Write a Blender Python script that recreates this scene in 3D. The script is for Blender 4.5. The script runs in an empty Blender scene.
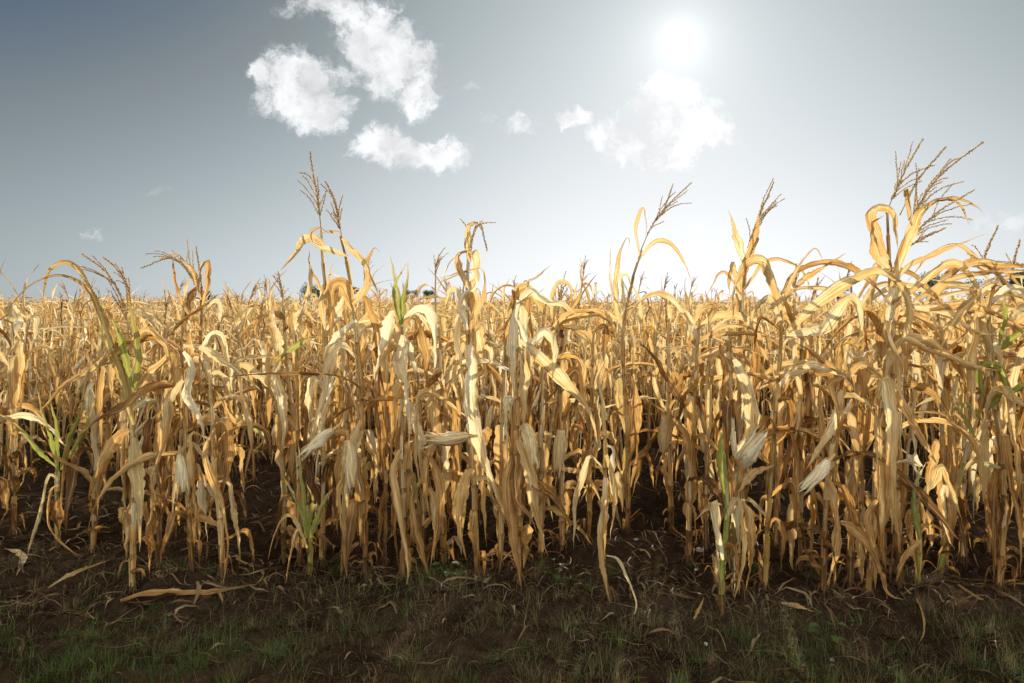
import bpy, math, random
import numpy as np

# ------------------------------------------------------------------ camera, sky, sun, exposure
sc = bpy.context.scene
COL = sc.collection
F, CX, HY, CH = 683.0, 512.0, 302.0, 1.5          # focal length in px, centre column, horizon row, camera height
cam_d = bpy.data.cameras.new('camera'); cam_d.sensor_width = 36.0; cam_d.lens = 24.0
cam_d.clip_end = 8000; cam_d.clip_start = 0.05
cam_d.shift_y = -39.5 / 1024.0
cam = bpy.data.objects.new('camera', cam_d); COL.objects.link(cam)
cam.location = (0, 0, CH); cam.rotation_euler = (math.radians(90), 0, 0)
sc.camera = cam
sc.view_settings.view_transform = 'Standard'; sc.view_settings.look = 'None'
sc.view_settings.gamma = 1.0; sc.view_settings.exposure = 0.93
sc.cycles.max_bounces = 6; sc.cycles.diffuse_bounces = 4; sc.cycles.transmission_bounces = 4
sc.cycles.transparent_max_bounces = 4; sc.cycles.glossy_bounces = 1
sc.cycles.use_denoising = True

SUN = np.array([(680 - CX) / F, 1.0, (HY - 40) / F]); SUN /= np.linalg.norm(SUN)
SUN_EL = math.asin(SUN[2]); SUN_AZ = math.atan2(SUN[0], SUN[1])
sun_d = bpy.data.lights.new('sun', 'SUN'); sun_d.energy = 5.0; sun_d.angle = math.radians(0.6); sun_d.color = (1.0, 0.93, 0.80)
sun_o = bpy.data.objects.new('sun', sun_d); COL.objects.link(sun_o); sun_o.location = (8, 30, 14)
from mathutils import Vector
sun_o.rotation_euler = Vector(tuple(-SUN)).to_track_quat('-Z', 'Y').to_euler()

class NT:
    """small node helper"""
    def __init__(s, tree): s.t = tree; tree.nodes.clear()
    def n(s, typ, ins=None, **kw):
        nd = s.t.nodes.new(typ)
        for k, v in kw.items(): setattr(nd, k, v)
        for k, v in (ins or {}).items():
            sock = nd.inputs[k]
            if isinstance(v, bpy.types.NodeSocket): s.t.links.new(v, sock)
            else: sock.default_value = v
        return nd
    def m(s, op, a, b=0.0, c=0.0, clamp=False):
        nd = s.n('ShaderNodeMath', {0: a, 1: b, 2: c}, operation=op); nd.use_clamp = clamp
        return nd.outputs[0]
    def vm(s, op, a, b=(0, 0, 0), out=0):
        return s.n('ShaderNodeVectorMath', {0: a, 1: b}, operation=op).outputs[out]
    def mix(s, f, a, b, blend='MIX'):
        nd = s.n('ShaderNodeMix', data_type='RGBA', blend_type=blend)
        for k, v in ((0, f), (6, a), (7, b)):
            if isinstance(v, bpy.types.NodeSocket): s.t.links.new(v, nd.inputs[k])
            else: nd.inputs[k].default_value = v if k == 0 or len(v) == 4 else (*v, 1)
        return nd.outputs[2]
    def ramp(s, f, stops):
        nd = s.n('ShaderNodeValToRGB', {0: f}); e = nd.color_ramp.elements
        while len(e) < len(stops): e.new(0.5)
        for el, (p, c) in zip(e, stops): el.position = p; el.color = (*c, 1)
        return nd.outputs[0]
    def smooth(s, v, a, b, lo=0.0, hi=1.0):
        nd = s.n('ShaderNodeMapRange', {0: v, 1: a, 2: b, 3: lo, 4: hi}, interpolation_type='SMOOTHSTEP')
        return nd.outputs[0]
    def noise(s, vec, scale, detail=3, rough=0.55, out=0):
        return s.n('ShaderNodeTexNoise', {'Vector': vec, 'Scale': scale, 'Detail': detail, 'Roughness': rough}).outputs[out]

# world: Nishita sky, greyed by a high thin veil, with the sun's glare and a few fair-weather clouds
w = bpy.data.worlds.new('World'); sc.world = w; w.use_nodes = True
N = NT(w.node_tree)
D = N.vm('NORMALIZE', N.n('ShaderNodeTexCoord').outputs['Generated'])
sky = N.n('ShaderNodeTexSky', sky_type='NISHITA', sun_disc=False, sun_elevation=SUN_EL, sun_rotation=SUN_AZ,
          air_density=1.0, dust_density=1.5, ozone_density=1.5)
SEP = N.n('ShaderNodeSeparateXYZ', {0: D}).outputs
cosang = N.vm('DOT_PRODUCT', D, tuple(SUN), out=1)
ang = N.m('ARCCOSINE', N.m('MINIMUM', cosang, 0.99999))
elev = N.m('MAXIMUM', SEP[2], 0.0)
glow = N.m('EXPONENT', N.m('MULTIPLY', N.m('POWER', N.m('DIVIDE', ang, 0.42), 2.1), -1.0))
core = N.m('EXPONENT', N.m('MULTIPLY', N.m('POWER', N.m('DIVIDE', ang, 0.028), 0.9), -1.0))
hz = N.m('EXPONENT', N.m('MULTIPLY', N.m('POWER', N.m('DIVIDE', elev, 0.27), 1.4), -1.0))
azd = N.m('SUBTRACT', N.m('ARCTAN2', SEP[0], SEP[1]), SUN_AZ)
hz_side = N.m('EXPONENT', N.m('MULTIPLY', N.m('POWER', N.m('DIVIDE', N.m('ABSOLUTE', azd), 1.10), 2.0), -1.0))
back = N.smooth(SEP[1], 0.25, -0.5)                                   # added fill: brightens the unseen sky behind the viewer to light the plant fronts
L = N.m('ADD', 0.012, N.m('MULTIPLY', glow, 0.235))
L = N.m('ADD', L, N.m('MULTIPLY', N.m('MULTIPLY', hz, hz_side), 0.43))
L = N.m('ADD', L, N.m('MULTIPLY', hz, 0.02))
L = N.m('ADD', L, N.m('MULTIPLY', back, 1.25))
tintc = N.mix(N.smooth(L, 0.02, 0.14), (0.45, 0.86, 1.60), (0.84, 1.0, 1.06))
tintc = N.mix(N.smooth(L, 0.12, 0.55), tintc, (0.97, 1.0, 1.025))
veil = N.vm('SCALE', tintc); N.t.links.new(L, veil.node.inputs['Scale'])
skys = N.vm('SCALE', sky.outputs[0]); skys.node.inputs['Scale'].default_value = 0.05
hs = N.n('ShaderNodeHueSaturation', {'Saturation': 0.35, 'Value': 1.0, 'Color': N.vm('MINIMUM', skys, (0.45, 0.45, 0.45))})
mixed = N.mix(0.93, hs.outputs[0], veil)
# clouds, laid out by direction: azimuth tangent u and elevation tangent v
yc = N.m('MAXIMUM', SEP[1], 0.02)
uv = N.n('ShaderNodeCombineXYZ', {0: N.m('DIVIDE', SEP[0], yc), 1: N.m('DIVIDE', SEP[2], yc), 2: 0.0}).outputs[0]
wob = N.vm('SCALE', N.vm('SUBTRACT', N.noise(uv, 9.0, 5, 0.6, 1), (0.5, 0.5, 0.5))); wob.node.inputs['Scale'].default_value = 0.075
wob2 = N.vm('SCALE', N.vm('SUBTRACT', N.noise(uv, 38.0, 4, 0.65, 1), (0.5, 0.5, 0.5))); wob2.node.inputs['Scale'].default_value = 0.034
uvw = N.vm('ADD', N.vm('ADD', uv, wob), wob2)
CL = [(296, 86, 42, 34, 1), (318, 104, 34, 26, 1), (262, 78, 14, 14, .9), (345, 8, 60, 17, .8), (378, 38, 42, 30, 1), (395, 62, 40, 34, 1), (420, 92, 22, 24, .9), (348, 68, 26, 14, .45),
      (385, 144, 34, 18, 1), (425, 155, 36, 19, 1), (662, 106, 34, 28, 1), (645, 138, 50, 32, 1), (690, 136, 42, 38, 1), (665, 132, 56, 42, 1), (575, 117, 21, 9, 1),
      (512, 126, 34, 12, .4), (665, 230, 44, 8, .5), (730, 234, 34, 6, .42), (88, 233, 16, 9, .35), (163, 192, 14, 5, .2), (1005, 215, 40, 13, .3), (735, 146, 10, 12, .3), (285, 200, 14, 7, .25), (470, 80, 14, 6, .2)]
mask = None
for (px, py, rx, ry, a) in CL:
    d = N.vm('SUBTRACT', uvw, ((px - CX) / F, (HY - py) / F, 0))
    d = N.vm('LENGTH', N.vm('MULTIPLY', d, (F / rx / 1.12, F / ry / 1.12, 0)), out=1)
    c = N.m('MULTIPLY', N.smooth(d, 1.35, 0.35), a)
    mask = c if mask is None else N.m('MAXIMUM', mask, c)
tex = N.noise(uvw, 30.0, 6, 0.62)
tex2 = N.noise(uvw, 13.0, 3, 0.5)
mask = N.m('MULTIPLY', N.smooth(N.m('ADD', N.m('MULTIPLY', mask, 0.55), N.m('MULTIPLY', N.m('SUBTRACT', tex, 0.5), 1.25)), 0.06, 0.52), N.smooth(mask, 0.0, 0.45))
mask = N.m('MULTIPLY', mask, N.smooth(SEP[1], 0.1, 0.3))
cl_b = N.smooth(N.m('ADD', tex2, N.m('MULTIPLY', N.m('SUBTRACT', tex, 0.5), 0.5)), 0.3, 0.7, 0.50, 0.72)
cl_b = N.m('ADD', N.m('MULTIPLY', cl_b, 0.74), N.m('MULTIPLY', glow, 0.05))
cloudc = N.vm('SCALE', (0.97, 0.985, 1.0)); N.t.links.new(cl_b, cloudc.node.inputs['Scale'])
skyc = N.mix(mask, mixed, N.vm('MAXIMUM', cloudc, mixed))
glare = N.vm('SCALE', (1.0, 0.98, 0.95)); N.t.links.new(N.m('ADD', N.m('MULTIPLY', core, 0.33), N.m('MULTIPLY', N.m('EXPONENT', N.m('MULTIPLY', N.m('POWER', N.m('DIVIDE', ang, 0.13), 2.0), -1.0)), 0.06)), glare.node.inputs['Scale'])
skyc = N.vm('ADD', skyc, glare)
gr = N.mix(N.smooth(SEP[2], 0.0, -0.02), skyc, (0.10, 0.075, 0.04))
bg = N.n('ShaderNodeBackground', {'Color': gr, 'Strength': 1.0})
N.n('ShaderNodeOutputWorld', {0: bg.outputs[0]})

# ------------------------------------------------------------------ materials
def mat(name):
    m = bpy.data.materials.new(name); m.use_nodes = True
    return m, NT(m.node_tree)

def leaf_material(name, trans=0.48, sat=1.0, bright=1.0):
    m, n = mat(name)
    luv = n.n('ShaderNodeAttribute', attribute_name='luv').outputs['Vector']
    tn = n.n('ShaderNodeSeparateXYZ', {0: n.n('ShaderNodeAttribute', attribute_name='tint').outputs['Vector']}).outputs
    rnd = n.n('ShaderNodeObjectInfo').outputs['Random']
    su = n.n('ShaderNodeSeparateXYZ', {0: luv}).outputs
    streak = n.noise(n.vm('MULTIPLY', luv, (22, 2.2, 7.0)), 1.0, 3, 0.6)
    fine = n.noise(n.vm('MULTIPLY', luv, (48, 9, 7.0)), 1.0, 2, 0.6)
    blot = n.noise(n.vm('MULTIPLY', luv, (1.6, 6.0, 11.0)), 1.0, 4, 0.6)
    r = n.m('ADD', tn[0], n.m('MULTIPLY', n.m('SUBTRACT', rnd, 0.5), 0.16))
    r = n.m('ADD', r, n.m('MULTIPLY', n.m('SUBTRACT', blot, 0.5), 1.0))
    r = n.m('ADD', r, n.m('MULTIPLY', n.m('SUBTRACT', streak, 0.5), 0.75), clamp=True)
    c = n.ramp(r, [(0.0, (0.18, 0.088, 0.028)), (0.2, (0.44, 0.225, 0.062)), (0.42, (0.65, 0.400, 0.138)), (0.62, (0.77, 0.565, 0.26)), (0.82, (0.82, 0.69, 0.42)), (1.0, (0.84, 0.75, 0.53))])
    g = n.m('MULTIPLY', tn[1], n.smooth(blot, 0.22, 0.45), clamp=True)
    gc = n.mix(streak, (0.17, 0.23, 0.03), (0.45, 0.43, 0.09))
    c = n.mix(g, c, gc)
    rib = n.smooth(n.m('ABSOLUTE', n.m('SUBTRACT', su[0], 0.5)), 0.07, 0.03)
    c = n.mix(n.m('MULTIPLY', rib, 0.35), c, (0.75, 0.62, 0.36))
    sp = n.smooth(n.noise(n.vm('MULTIPLY', luv, (9, 45, 13)), 1.0, 3, 0.7), 0.64, 0.74)
    c = n.mix(n.m('MULTIPLY', sp, 0.55), c, (0.13, 0.07, 0.03))
    c = n.mix(1.0, c, n.ramp(fine, [(0.32, (0.60, 0.55, 0.48)), (0.5, (0.97, 0.97, 0.97)), (0.7, (1.12, 1.12, 1.12))]), 'MULTIPLY')
    c = n.mix(1.0, c, n.ramp(streak, [(0.34, (0.66, 0.62, 0.56)), (0.5, (0.98, 0.98, 0.98)), (0.66, (1.14, 1.14, 1.12))]), 'MULTIPLY')
    h = n.n('ShaderNodeHueSaturation', {'Saturation': sat, 'Value': bright, 'Color': c}).outputs[0]
    bump = n.n('ShaderNodeBump', {'Strength': 0.9, 'Distance': 0.006, 'Height': n.m('ADD', streak, n.m('MULTIPLY', fine, 0.5))})
    p = n.n('ShaderNodeBsdfPrincipled', {'Base Color': h, 'Roughness': 0.62, 'Specular IOR Level': 0.22, 'Normal': bump.outputs[0]})
    tr = n.n('ShaderNodeBsdfTranslucent', {'Color': n.mix(1.0, h, (1.0, 0.965, 0.86), 'MULTIPLY'), 'Normal': bump.outputs[0]})
    mx = n.n('ShaderNodeMixShader', {0: trans, 1: p.outputs[0], 2: tr.outputs[0]})
    n.n('ShaderNodeOutputMaterial', {0: mx.outputs[0]})
    return m
M_LEAF = leaf_material('dry_leaf', sat=1.0)
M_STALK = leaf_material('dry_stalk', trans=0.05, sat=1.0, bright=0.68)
M_HUSK = leaf_material('pale_husk', trans=0.38, sat=1.0)
M_TASSEL = leaf_material('dry_tassel', trans=0.5, sat=1.0, bright=1.0)
M_LITTER = leaf_material('dead_litter', trans=0.1, sat=0.9, bright=0.45)

def soil_material():
    m, n = mat('soil')
    P = n.n('ShaderNodeNewGeometry').outputs['Position']
    a = n.noise(P, 1.3, 5, 0.6); b = n.noise(P, 14, 5, 0.65); c = n.noise(P, 90, 3, 0.6)
    col = n.ramp(a, [(0.3, (0.030, 0.020, 0.013)), (0.52, (0.062, 0.041, 0.026)), (0.75, (0.095, 0.066, 0.043))])
    col = n.mix(1.0, col, (0.48, 0.46, 0.42), 'MULTIPLY')
    col = n.mix(1.0, col, n.ramp(b, [(0.3, (0.45, 0.45, 0.45)), (0.7, (1.35, 1.3, 1.25))]), 'MULTIPLY')
    col = n.mix(n.m('MULTIPLY', n.smooth(c, 0.60, 0.72), 0.5), col, (0.15, 0.105, 0.06))
    hgt = n.m('ADD', n.m('MULTIPLY', b, 1.0), n.m('MULTIPLY', c, 0.35))
    bump = n.n('ShaderNodeBump', {'Strength': 0.9, 'Distance': 0.03, 'Height': hgt})
    p = n.n('ShaderNodeBsdfPrincipled', {'Base Color': col, 'Roughness': 1.0, 'Specular IOR Level': 0.0, 'Normal': bump.outputs[0]})
    n.n('ShaderNodeOutputMaterial', {0: p.outputs[0]}); return m
M_SOIL = soil_material()

def grass_material():
    m, n = mat('grass')
    tn = n.n('ShaderNodeSeparateXYZ', {0: n.n('ShaderNodeAttribute', attribute_name='tint').outputs['Vector']}).outputs
    c = n.ramp(tn[0], [(0.0, (0.034, 0.066, 0.012)), (0.4, (0.075, 0.098, 0.02)), (0.55, (0.075, 0.068, 0.022)), (0.8, (0.11, 0.078, 0.034)), (1.0, (0.19, 0.14, 0.065))])
    p = n.n('ShaderNodeBsdfPrincipled', {'Base Color': c, 'Roughness': 0.7, 'Specular IOR Level': 0.2})
    tr = n.n('ShaderNodeBsdfTranslucent', {'Color': c})
    mx = n.n('ShaderNodeMixShader', {0: 0.35, 1: p.outputs[0], 2: tr.outputs[0]})
    n.n('ShaderNodeOutputMaterial', {0: mx.outputs[0]}); return m
M_GRASS = grass_material()

def simple(name, ca, cb, scale=3.0, rough=0.85):
    m, n = mat(name)
    P = n.n('ShaderNodeNewGeometry').outputs['Position']
    c = n.ramp(n.noise(P, scale, 4), [(0.3, ca), (0.7, cb)])
    p = n.n('ShaderNodeBsdfPrincipled', {'Base Color': c, 'Roughness': rough, 'Specular IOR Level': 0.2})
    n.n('ShaderNodeOutputMaterial', {0: p.outputs[0]}); return m
M_BARK = simple('bark', (0.08, 0.06, 0.04), (0.15, 0.11, 0.08))
M_CROWN = simple('tree_leaves', (0.035, 0.05, 0.018), (0.09, 0.105, 0.035), 0.6)
M_STONE = simple('stone', (0.16, 0.13, 0.10), (0.30, 0.25, 0.20), 30)

# ------------------------------------------------------------------ mesh builder
class MB:
    def __init__(s): s.v = []; s.q = []; s.t = []; s.u = []; s.c = []; s.n = 0; s.mi = []; s.tmi = []
    def add(s, v, u, c, q=None, t=None, mi=0):
        v = np.asarray(v, float)
        s.v.append(v); s.u.append(u); s.c.append(np.broadcast_to(c, (len(v), 3)))
        if q is not None and len(q): s.q.append(np.asarray(q) + s.n); s.mi.append(np.full(len(q), mi))
        if t is not None and len(t): s.t.append(np.asarray(t) + s.n); s.tmi.append(np.full(len(t), mi))
        s.n += len(v)
    def arrays(s):
        e4 = np.zeros((0, 4), int); e3 = np.zeros((0, 3), int); z = np.zeros(0, int)
        return (np.concatenate(s.v), np.concatenate(s.u), np.concatenate(s.c), np.concatenate(s.q) if s.q else e4,
                np.concatenate(s.t) if s.t else e3, np.concatenate(s.mi) if s.mi else z, np.concatenate(s.tmi) if s.tmi else z)
    def extend(s, o, R=None, T=None, dr=0.0):
        if not o.v: return
        v, u, c, q, t, mi, tmi = o.arrays()
        if R is not None: v = v @ R.T
        if T is not None: v = v + T
        if dr: c = c + np.array([dr, 0, 0]); u = u + np.array([0, 0, dr * 37.0])
        s.v.append(v); s.u.append(u); s.c.append(c)
        if len(q): s.q.append(q + s.n); s.mi.append(mi)
        if len(t): s.t.append(t + s.n); s.tmi.append(tmi)
        s.n += len(v)
    def mesh(s, name, mats):
        v, u, c, q, t, mi, tmi = s.arrays()
        me = bpy.data.meshes.new(name)
        me.vertices.add(len(v)); me.vertices.foreach_set('co', v.astype(np.float32).ravel())
        nl = len(q) * 4 + len(t) * 3
        me.loops.add(nl); me.loops.foreach_set('vertex_index', np.concatenate([q.ravel(), t.ravel()]).astype(np.int32))
        me.polygons.add(len(q) + len(t))
        ls = np.concatenate([np.arange(len(q)) * 4, len(q) * 4 + np.arange(len(t)) * 3]).astype(np.int32)
        me.polygons.foreach_set('loop_start', ls)
        me.polygons.foreach_set('material_index', np.concatenate([mi, tmi]).astype(np.int32))
        me.polygons.foreach_set('use_smooth', np.ones(len(ls), bool))
        for nm, arr in (('luv', u), ('tint', c)):
            at = me.attributes.new(nm, 'FLOAT_VECTOR', 'POINT'); at.data.foreach_set('vector', np.asarray(arr, np.float32).ravel())
        for m_ in (mats if isinstance(mats, (list, tuple)) else [mats]): me.materials.append(m_)
        me.update(calc_edges=True)
        return me
    def obj(s, name, mats, parent=None, loc=None):
        o = bpy.data.objects.new(name, s.mesh(name, mats)); COL.objects.link(o)
        if parent: o.parent = parent
        if loc is not None: o.location = loc
        return o

def tag(o, label=None, cat=None, group=None, kind=None):
    for k, v in (('label', label), ('category', cat), ('group', group), ('kind', kind)):
        if v: o[k] = v
    return o
def empty(name, loc, rz=0.0):
    o = bpy.data.objects.new(name, None); COL.objects.link(o); o.location = loc; o.rotation_euler = (0, 0, rz)
    o.empty_display_size = 0.1
    return o

# ------------------------------------------------------------------ ground shape
def _hash(ix, iy, seed):
    h = (ix.astype(np.int64) * 374761393 + iy.astype(np.int64) * 668265263 + seed * 974634777) & 0x7fffffff
    h = ((h ^ (h >> 13)) * 1274126177) & 0x7fffffff
    return ((h ^ (h >> 16)) & 0xffff) / 65535.0
def vnoise(x, y, seed):
    ix = np.floor(x); iy = np.floor(y); fx = x - ix; fy = y - iy
    fx = fx * fx * (3 - 2 * fx); fy = fy * fy * (3 - 2 * fy)
    a = _hash(ix, iy, seed); b = _hash(ix + 1, iy, seed); c = _hash(ix, iy + 1, seed); d = _hash(ix + 1, iy + 1, seed)
    return (a * (1 - fx) + b * fx) * (1 - fy) + (c * (1 - fx) + d * fx) * fy
def row_y(x, k):                       # centre line of row k; the front row runs a little away to the left
    return 3.45 - 0.10 * x + 0.02 * x * x + k * 0.86
def gh(x, y):
    x = np.asarray(x, float); y = np.asarray(y, float)
    near = np.clip(1.2 - np.hypot(x, y - 4) / 14.0, 0, 1)
    h = (vnoise(x * 0.9, y * 0.9, 1) - .5) * 0.07 + (vnoise(x * 2.7, y * 2.7, 2) - .5) * 0.045
    h = h + near * ((vnoise(x * 8, y * 8, 3) - .5) * 0.05 + (vnoise(x * 19, y * 19, 4) - .5) * 0.034 + np.maximum(vnoise(x * 36, y * 36, 5) - .55, 0) * 0.03)
    k = (y - row_y(np.clip(x, -8, 8), 0)) / 0.86
    h = h + 0.018 * np.cos(2 * math.pi * k) * (k > -0.5) * near
    return h * np.clip(1.5 - np.hypot(x, y) / 90.0, 0.0, 1)
def ground_z(x, y): return float(gh(np.array([x]), np.array([y]))[0])

def axis(lo, hi, step, far):
    a = np.arange(lo, hi + step / 2, step); out = [a]
    s = step; p = hi; r = []
    while p < far: s *= 1.18; p += s; r.append(p)
    s = step; p = lo; l = []
    while p > -far: s *= 1.18; p -= s; l.append(p)
    return np.concatenate([np.array(l[::-1]), a, np.array(r)])
xs = axis(-4.6, 4.6, 0.025, 3500); ys = axis(2.2, 7.6, 0.025, 3500)
X, Y = np.meshgrid(xs, ys); Z = gh(X, Y)
g = MB(); nx, ny = len(xs), len(ys)
I = (np.arange(ny - 1)[:, None] * nx + np.arange(nx - 1)[None, :]).ravel()
V = np.stack([X.ravel(), Y.ravel(), Z.ravel()], 1)
g.add(V, V * 1.0, (0, 0, 0), q=np.stack([I, I + 1, I + nx + 1, I + nx], 1))
tag(g.obj('ground', M_SOIL), 'bare dark brown clodded soil of the field edge', None, None, 'structure')

# ------------------------------------------------------------------ shape primitives
def nrm(a): return a / np.maximum(np.linalg.norm(a, axis=-1, keepdims=True), 1e-9)
def resample(P, n):
    P = np.asarray(P, float)
    if len(P) > 2:                                         # Catmull-Rom through the points
        Q = np.vstack([2 * P[0] - P[1], P, 2 * P[-1] - P[-2]]); out = []
        for i in range(1, len(Q) - 2):
            t = np.linspace(0, 1, 12, endpoint=False)[:, None]
            p0, p1, p2, p3 = Q[i - 1], Q[i], Q[i + 1], Q[i + 2]
            out.append(0.5 * ((2 * p1) + (-p0 + p2) * t + (2 * p0 - 5 * p1 + 4 * p2 - p3) * t ** 2 + (-p0 + 3 * p1 - 3 * p2 + p3) * t ** 3))
        P = np.vstack(out + [P[-1:]])
    d = np.concatenate([[0], np.cumsum(np.linalg.norm(np.diff(P, axis=0), axis=1))])
    s = np.linspace(0, d[-1], n)
    return np.stack([np.interp(s, d, P[:, k]) for k in range(P.shape[1])], 1), d[-1]
def frames(P, S0=None):
    T = nrm(np.gradient(P, axis=0)); S = np.zeros_like(T)
    s = np.cross(T[0], (0, 0, 1.0)) if S0 is None else np.asarray(S0, float)
    if np.linalg.norm(s) < 1e-3: s = np.array([1.0, 0, 0])
    for i in range(len(T)):
        s = s - T[i] * np.dot(T[i], s); s = s / max(np.linalg.norm(s), 1e-6); S[i] = s
    return T, S, np.cross(S, T)

def ribbon(mb, P, L, width, rng, curl=1.0, twist=0.0, S0=None, K=5, tint=(0.5, 0, 0), wave=0.25, tip=0.75, base_w=0.36, blunt=False, frame=None):
    n = len(P); T, S, Nn = frames(P, S0)
    s = np.linspace(0, 1, n)
    ph = rng.uniform(0, 6.28, 6)
    tw = twist * s ** 1.3 + 0.35 * np.sin(s * rng.uniform(4, 9) + ph[0]) * min(1, abs(twist) + 0.4)
    c, si = np.cos(tw)[:, None], np.sin(tw)[:, None]
    S2 = S * c + Nn * si; N2 = Nn * c - S * si
    prof = (base_w + (1 - base_w) * np.clip(s / 0.3, 0, 1) ** 0.8) * np.clip((1 - s) / .58, 0, 1) ** (tip + .12)
    if blunt: prof = base_w + (1 - base_w) * np.sin(s * math.pi) ** 0.5
    P = P + (S2 * (np.interp(np.arange(n), np.arange(0, n + 3, 3), rng.normal(size=len(np.arange(0, n + 3, 3))))[:, None]) + N2 * rng.normal(size=(n, 1)) * .5) * min(.0035, width * .06) * np.sin(np.linspace(0, math.pi, n))[:, None] ** .3
    prof = prof * (1 + 0.07 * np.sin(s * 13 + ph[1]) + 0.04 * np.sin(s * 37 + ph[2]))
    W = np.maximum(width * prof, 0.0012)
    cu = np.clip(curl * (1 + 0.5 * np.sin(s * rng.uniform(5, 12) + ph[3])) * (0.7 + 0.8 * s), 0.05, 2.7)
    t = np.linspace(-1, 1, K)
    A = t[None, :] * cu[:, None]
    xx = (W[:, None] / 2) * np.sin(A) / cu[:, None]
    xx = xx * (1 + (np.abs(t)[None, :] > .9) * (rng.uniform(-.16, .05, (n, K)) - .35 * (rng.uniform(size=(n, K)) < .06)))
    yy = (W[:, None] / 2) * (1 - np.cos(A)) / cu[:, None]
    yy = yy + W[:, None] * 0.10 * (np.abs(t)[None, :] - 0.5)                   # midrib crease
    yy = yy + W[:, None] * 0.035 * np.sin(t[None, :] * 7.5 + ph[2] + 3 * np.sin(s * 11 + ph[4])[:, None])
    m_ = max(3, n // 3); cr = rng.normal(size=(m_, K)); cr = np.stack([np.interp(np.linspace(0, 1, n), np.linspace(0, 1, m_), cr[:, j]) for j in range(K)], 1)
    yy = yy + W[:, None] * 0.06 * cr
    k1, k2 = rng.uniform(14, 26) * L, rng.uniform(30, 50) * L
    edge = np.where(t[None, :] > 0, np.sin(s[:, None] * k1 + ph[4]) + 0.5 * np.sin(s[:, None] * k2), np.sin(s[:, None] * k1 * 0.83 + ph[5]) + 0.5 * np.cos(s[:, None] * k2 * 1.1))
    yy = yy + W[:, None] * wave * 0.5 * (t[None, :] ** 2) * edge
    V = P[:, None, :] + S2[:, None, :] * xx[..., None] + N2[:, None, :] * yy[..., None]
    U = np.zeros((n, K, 3)); U[..., 0] = (t + 1)[None, :] / 2; U[..., 1] = (s * L)[:, None]; U[..., 2] = rng.uniform(0, 40)
    tint = np.asarray(tint, float)
    C = np.broadcast_to(tint, (n, K, 3)).copy() if tint.ndim == 1 else np.repeat(tint[:, None, :], K, 1)
    idx = np.arange(n * K).reshape(n, K)
    q = np.stack([idx[:-1, :-1], idx[:-1, 1:], idx[1:, 1:], idx[1:, :-1]], -1).reshape(-1, 4)
    mb.add(V.reshape(-1, 3), U.reshape(-1, 3), C.reshape(-1, 3), q=q)

def tube(mb, P, R, sides=7, tint=(0.5, 0, 0), mi=0, seed=0.0, L=1.0, S0=None, lobes=0.0):
    n = len(P); T, S, Nn = frames(P, S0); R = np.broadcast_to(R, (n,))
    a = np.linspace(0, 2 * math.pi, sides, endpoint=False)
    rr = R[:, None] * (1 + lobes * np.cos(a * 3))[None, :]
    V = P[:, None, :] + S[:, None, :] * (np.cos(a) * rr)[..., None] + Nn[:, None, :] * (np.sin(a) * rr)[..., None]
    U = np.zeros((n, sides, 3)); U[..., 0] = (np.abs(a / math.pi - 1) * 0.5)[None, :]; U[..., 1] = np.linspace(0, L, n)[:, None]; U[..., 2] = seed
    tint = np.asarray(tint, float)
    C = np.broadcast_to(tint, (n, sides, 3)) if tint.ndim == 1 else np.repeat(tint[:, None, :], sides, 1)
    idx = np.arange(n * sides).reshape(n, sides); nx_ = np.roll(idx, -1, axis=1)
    q = np.stack([idx[:-1], nx_[:-1], nx_[1:], idx[1:]], -1).reshape(-1, 4)
    b = n * sides
    V = np.vstack([V.reshape(-1, 3), P[0], P[-1]]); U = np.vstack([U.reshape(-1, 3), U[0, 0], U[-1, 0]]); C = np.vstack([C.reshape(-1, 3), C[0, 0], C[-1, 0]])
    t = np.vstack([np.stack([nx_[0], idx[0], np.full(sides, b)], 1), np.stack([idx[-1], nx_[-1], np.full(sides, b + 1)], 1)])
    mb.add(V, U, C, q=q, t=t, mi=mi)

def spikelets(mb, P, rng, gap, ln, w, tint):
    """little husked flowers set alternately along a tassel branch"""
    Q, L = resample(P, 40); n = max(3, int(L / gap)); T = nrm(np.gradient(Q, axis=0))
    vs, ts, us = [], [], []
    for k in range(n):
        f = (k + rng.uniform(0, .6)) / n * 39; i = min(int(f), 38)
        p = Q[i] + (Q[i + 1] - Q[i]) * (f - i)
        r = nrm(rng.normal(size=3)); o = nrm(np.cross(T[i], r)); d = nrm(T[i] * 0.85 + o * rng.uniform(.25, .8))
        l = ln * rng.uniform(.7, 1.2) * (1 - 0.35 * k / n); b = np.cross(d, o) * w; e = np.cross(d, b / w) * w
        m_ = p + d * l * 0.45; base = len(vs)
        vs += [p, m_ + b, m_ + e, m_ - b, m_ - e, p + d * l]
        for j in range(4):
            ts += [(base, base + 1 + j, base + 1 + (j + 1) % 4), (base + 5, base + 1 + (j + 1) % 4, base + 1 + j)]
        us += [(0.2, k * .1, k)] * 6
    mb.add(np.array(vs), np.array(us, float), tint, t=np.array(ts))

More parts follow.
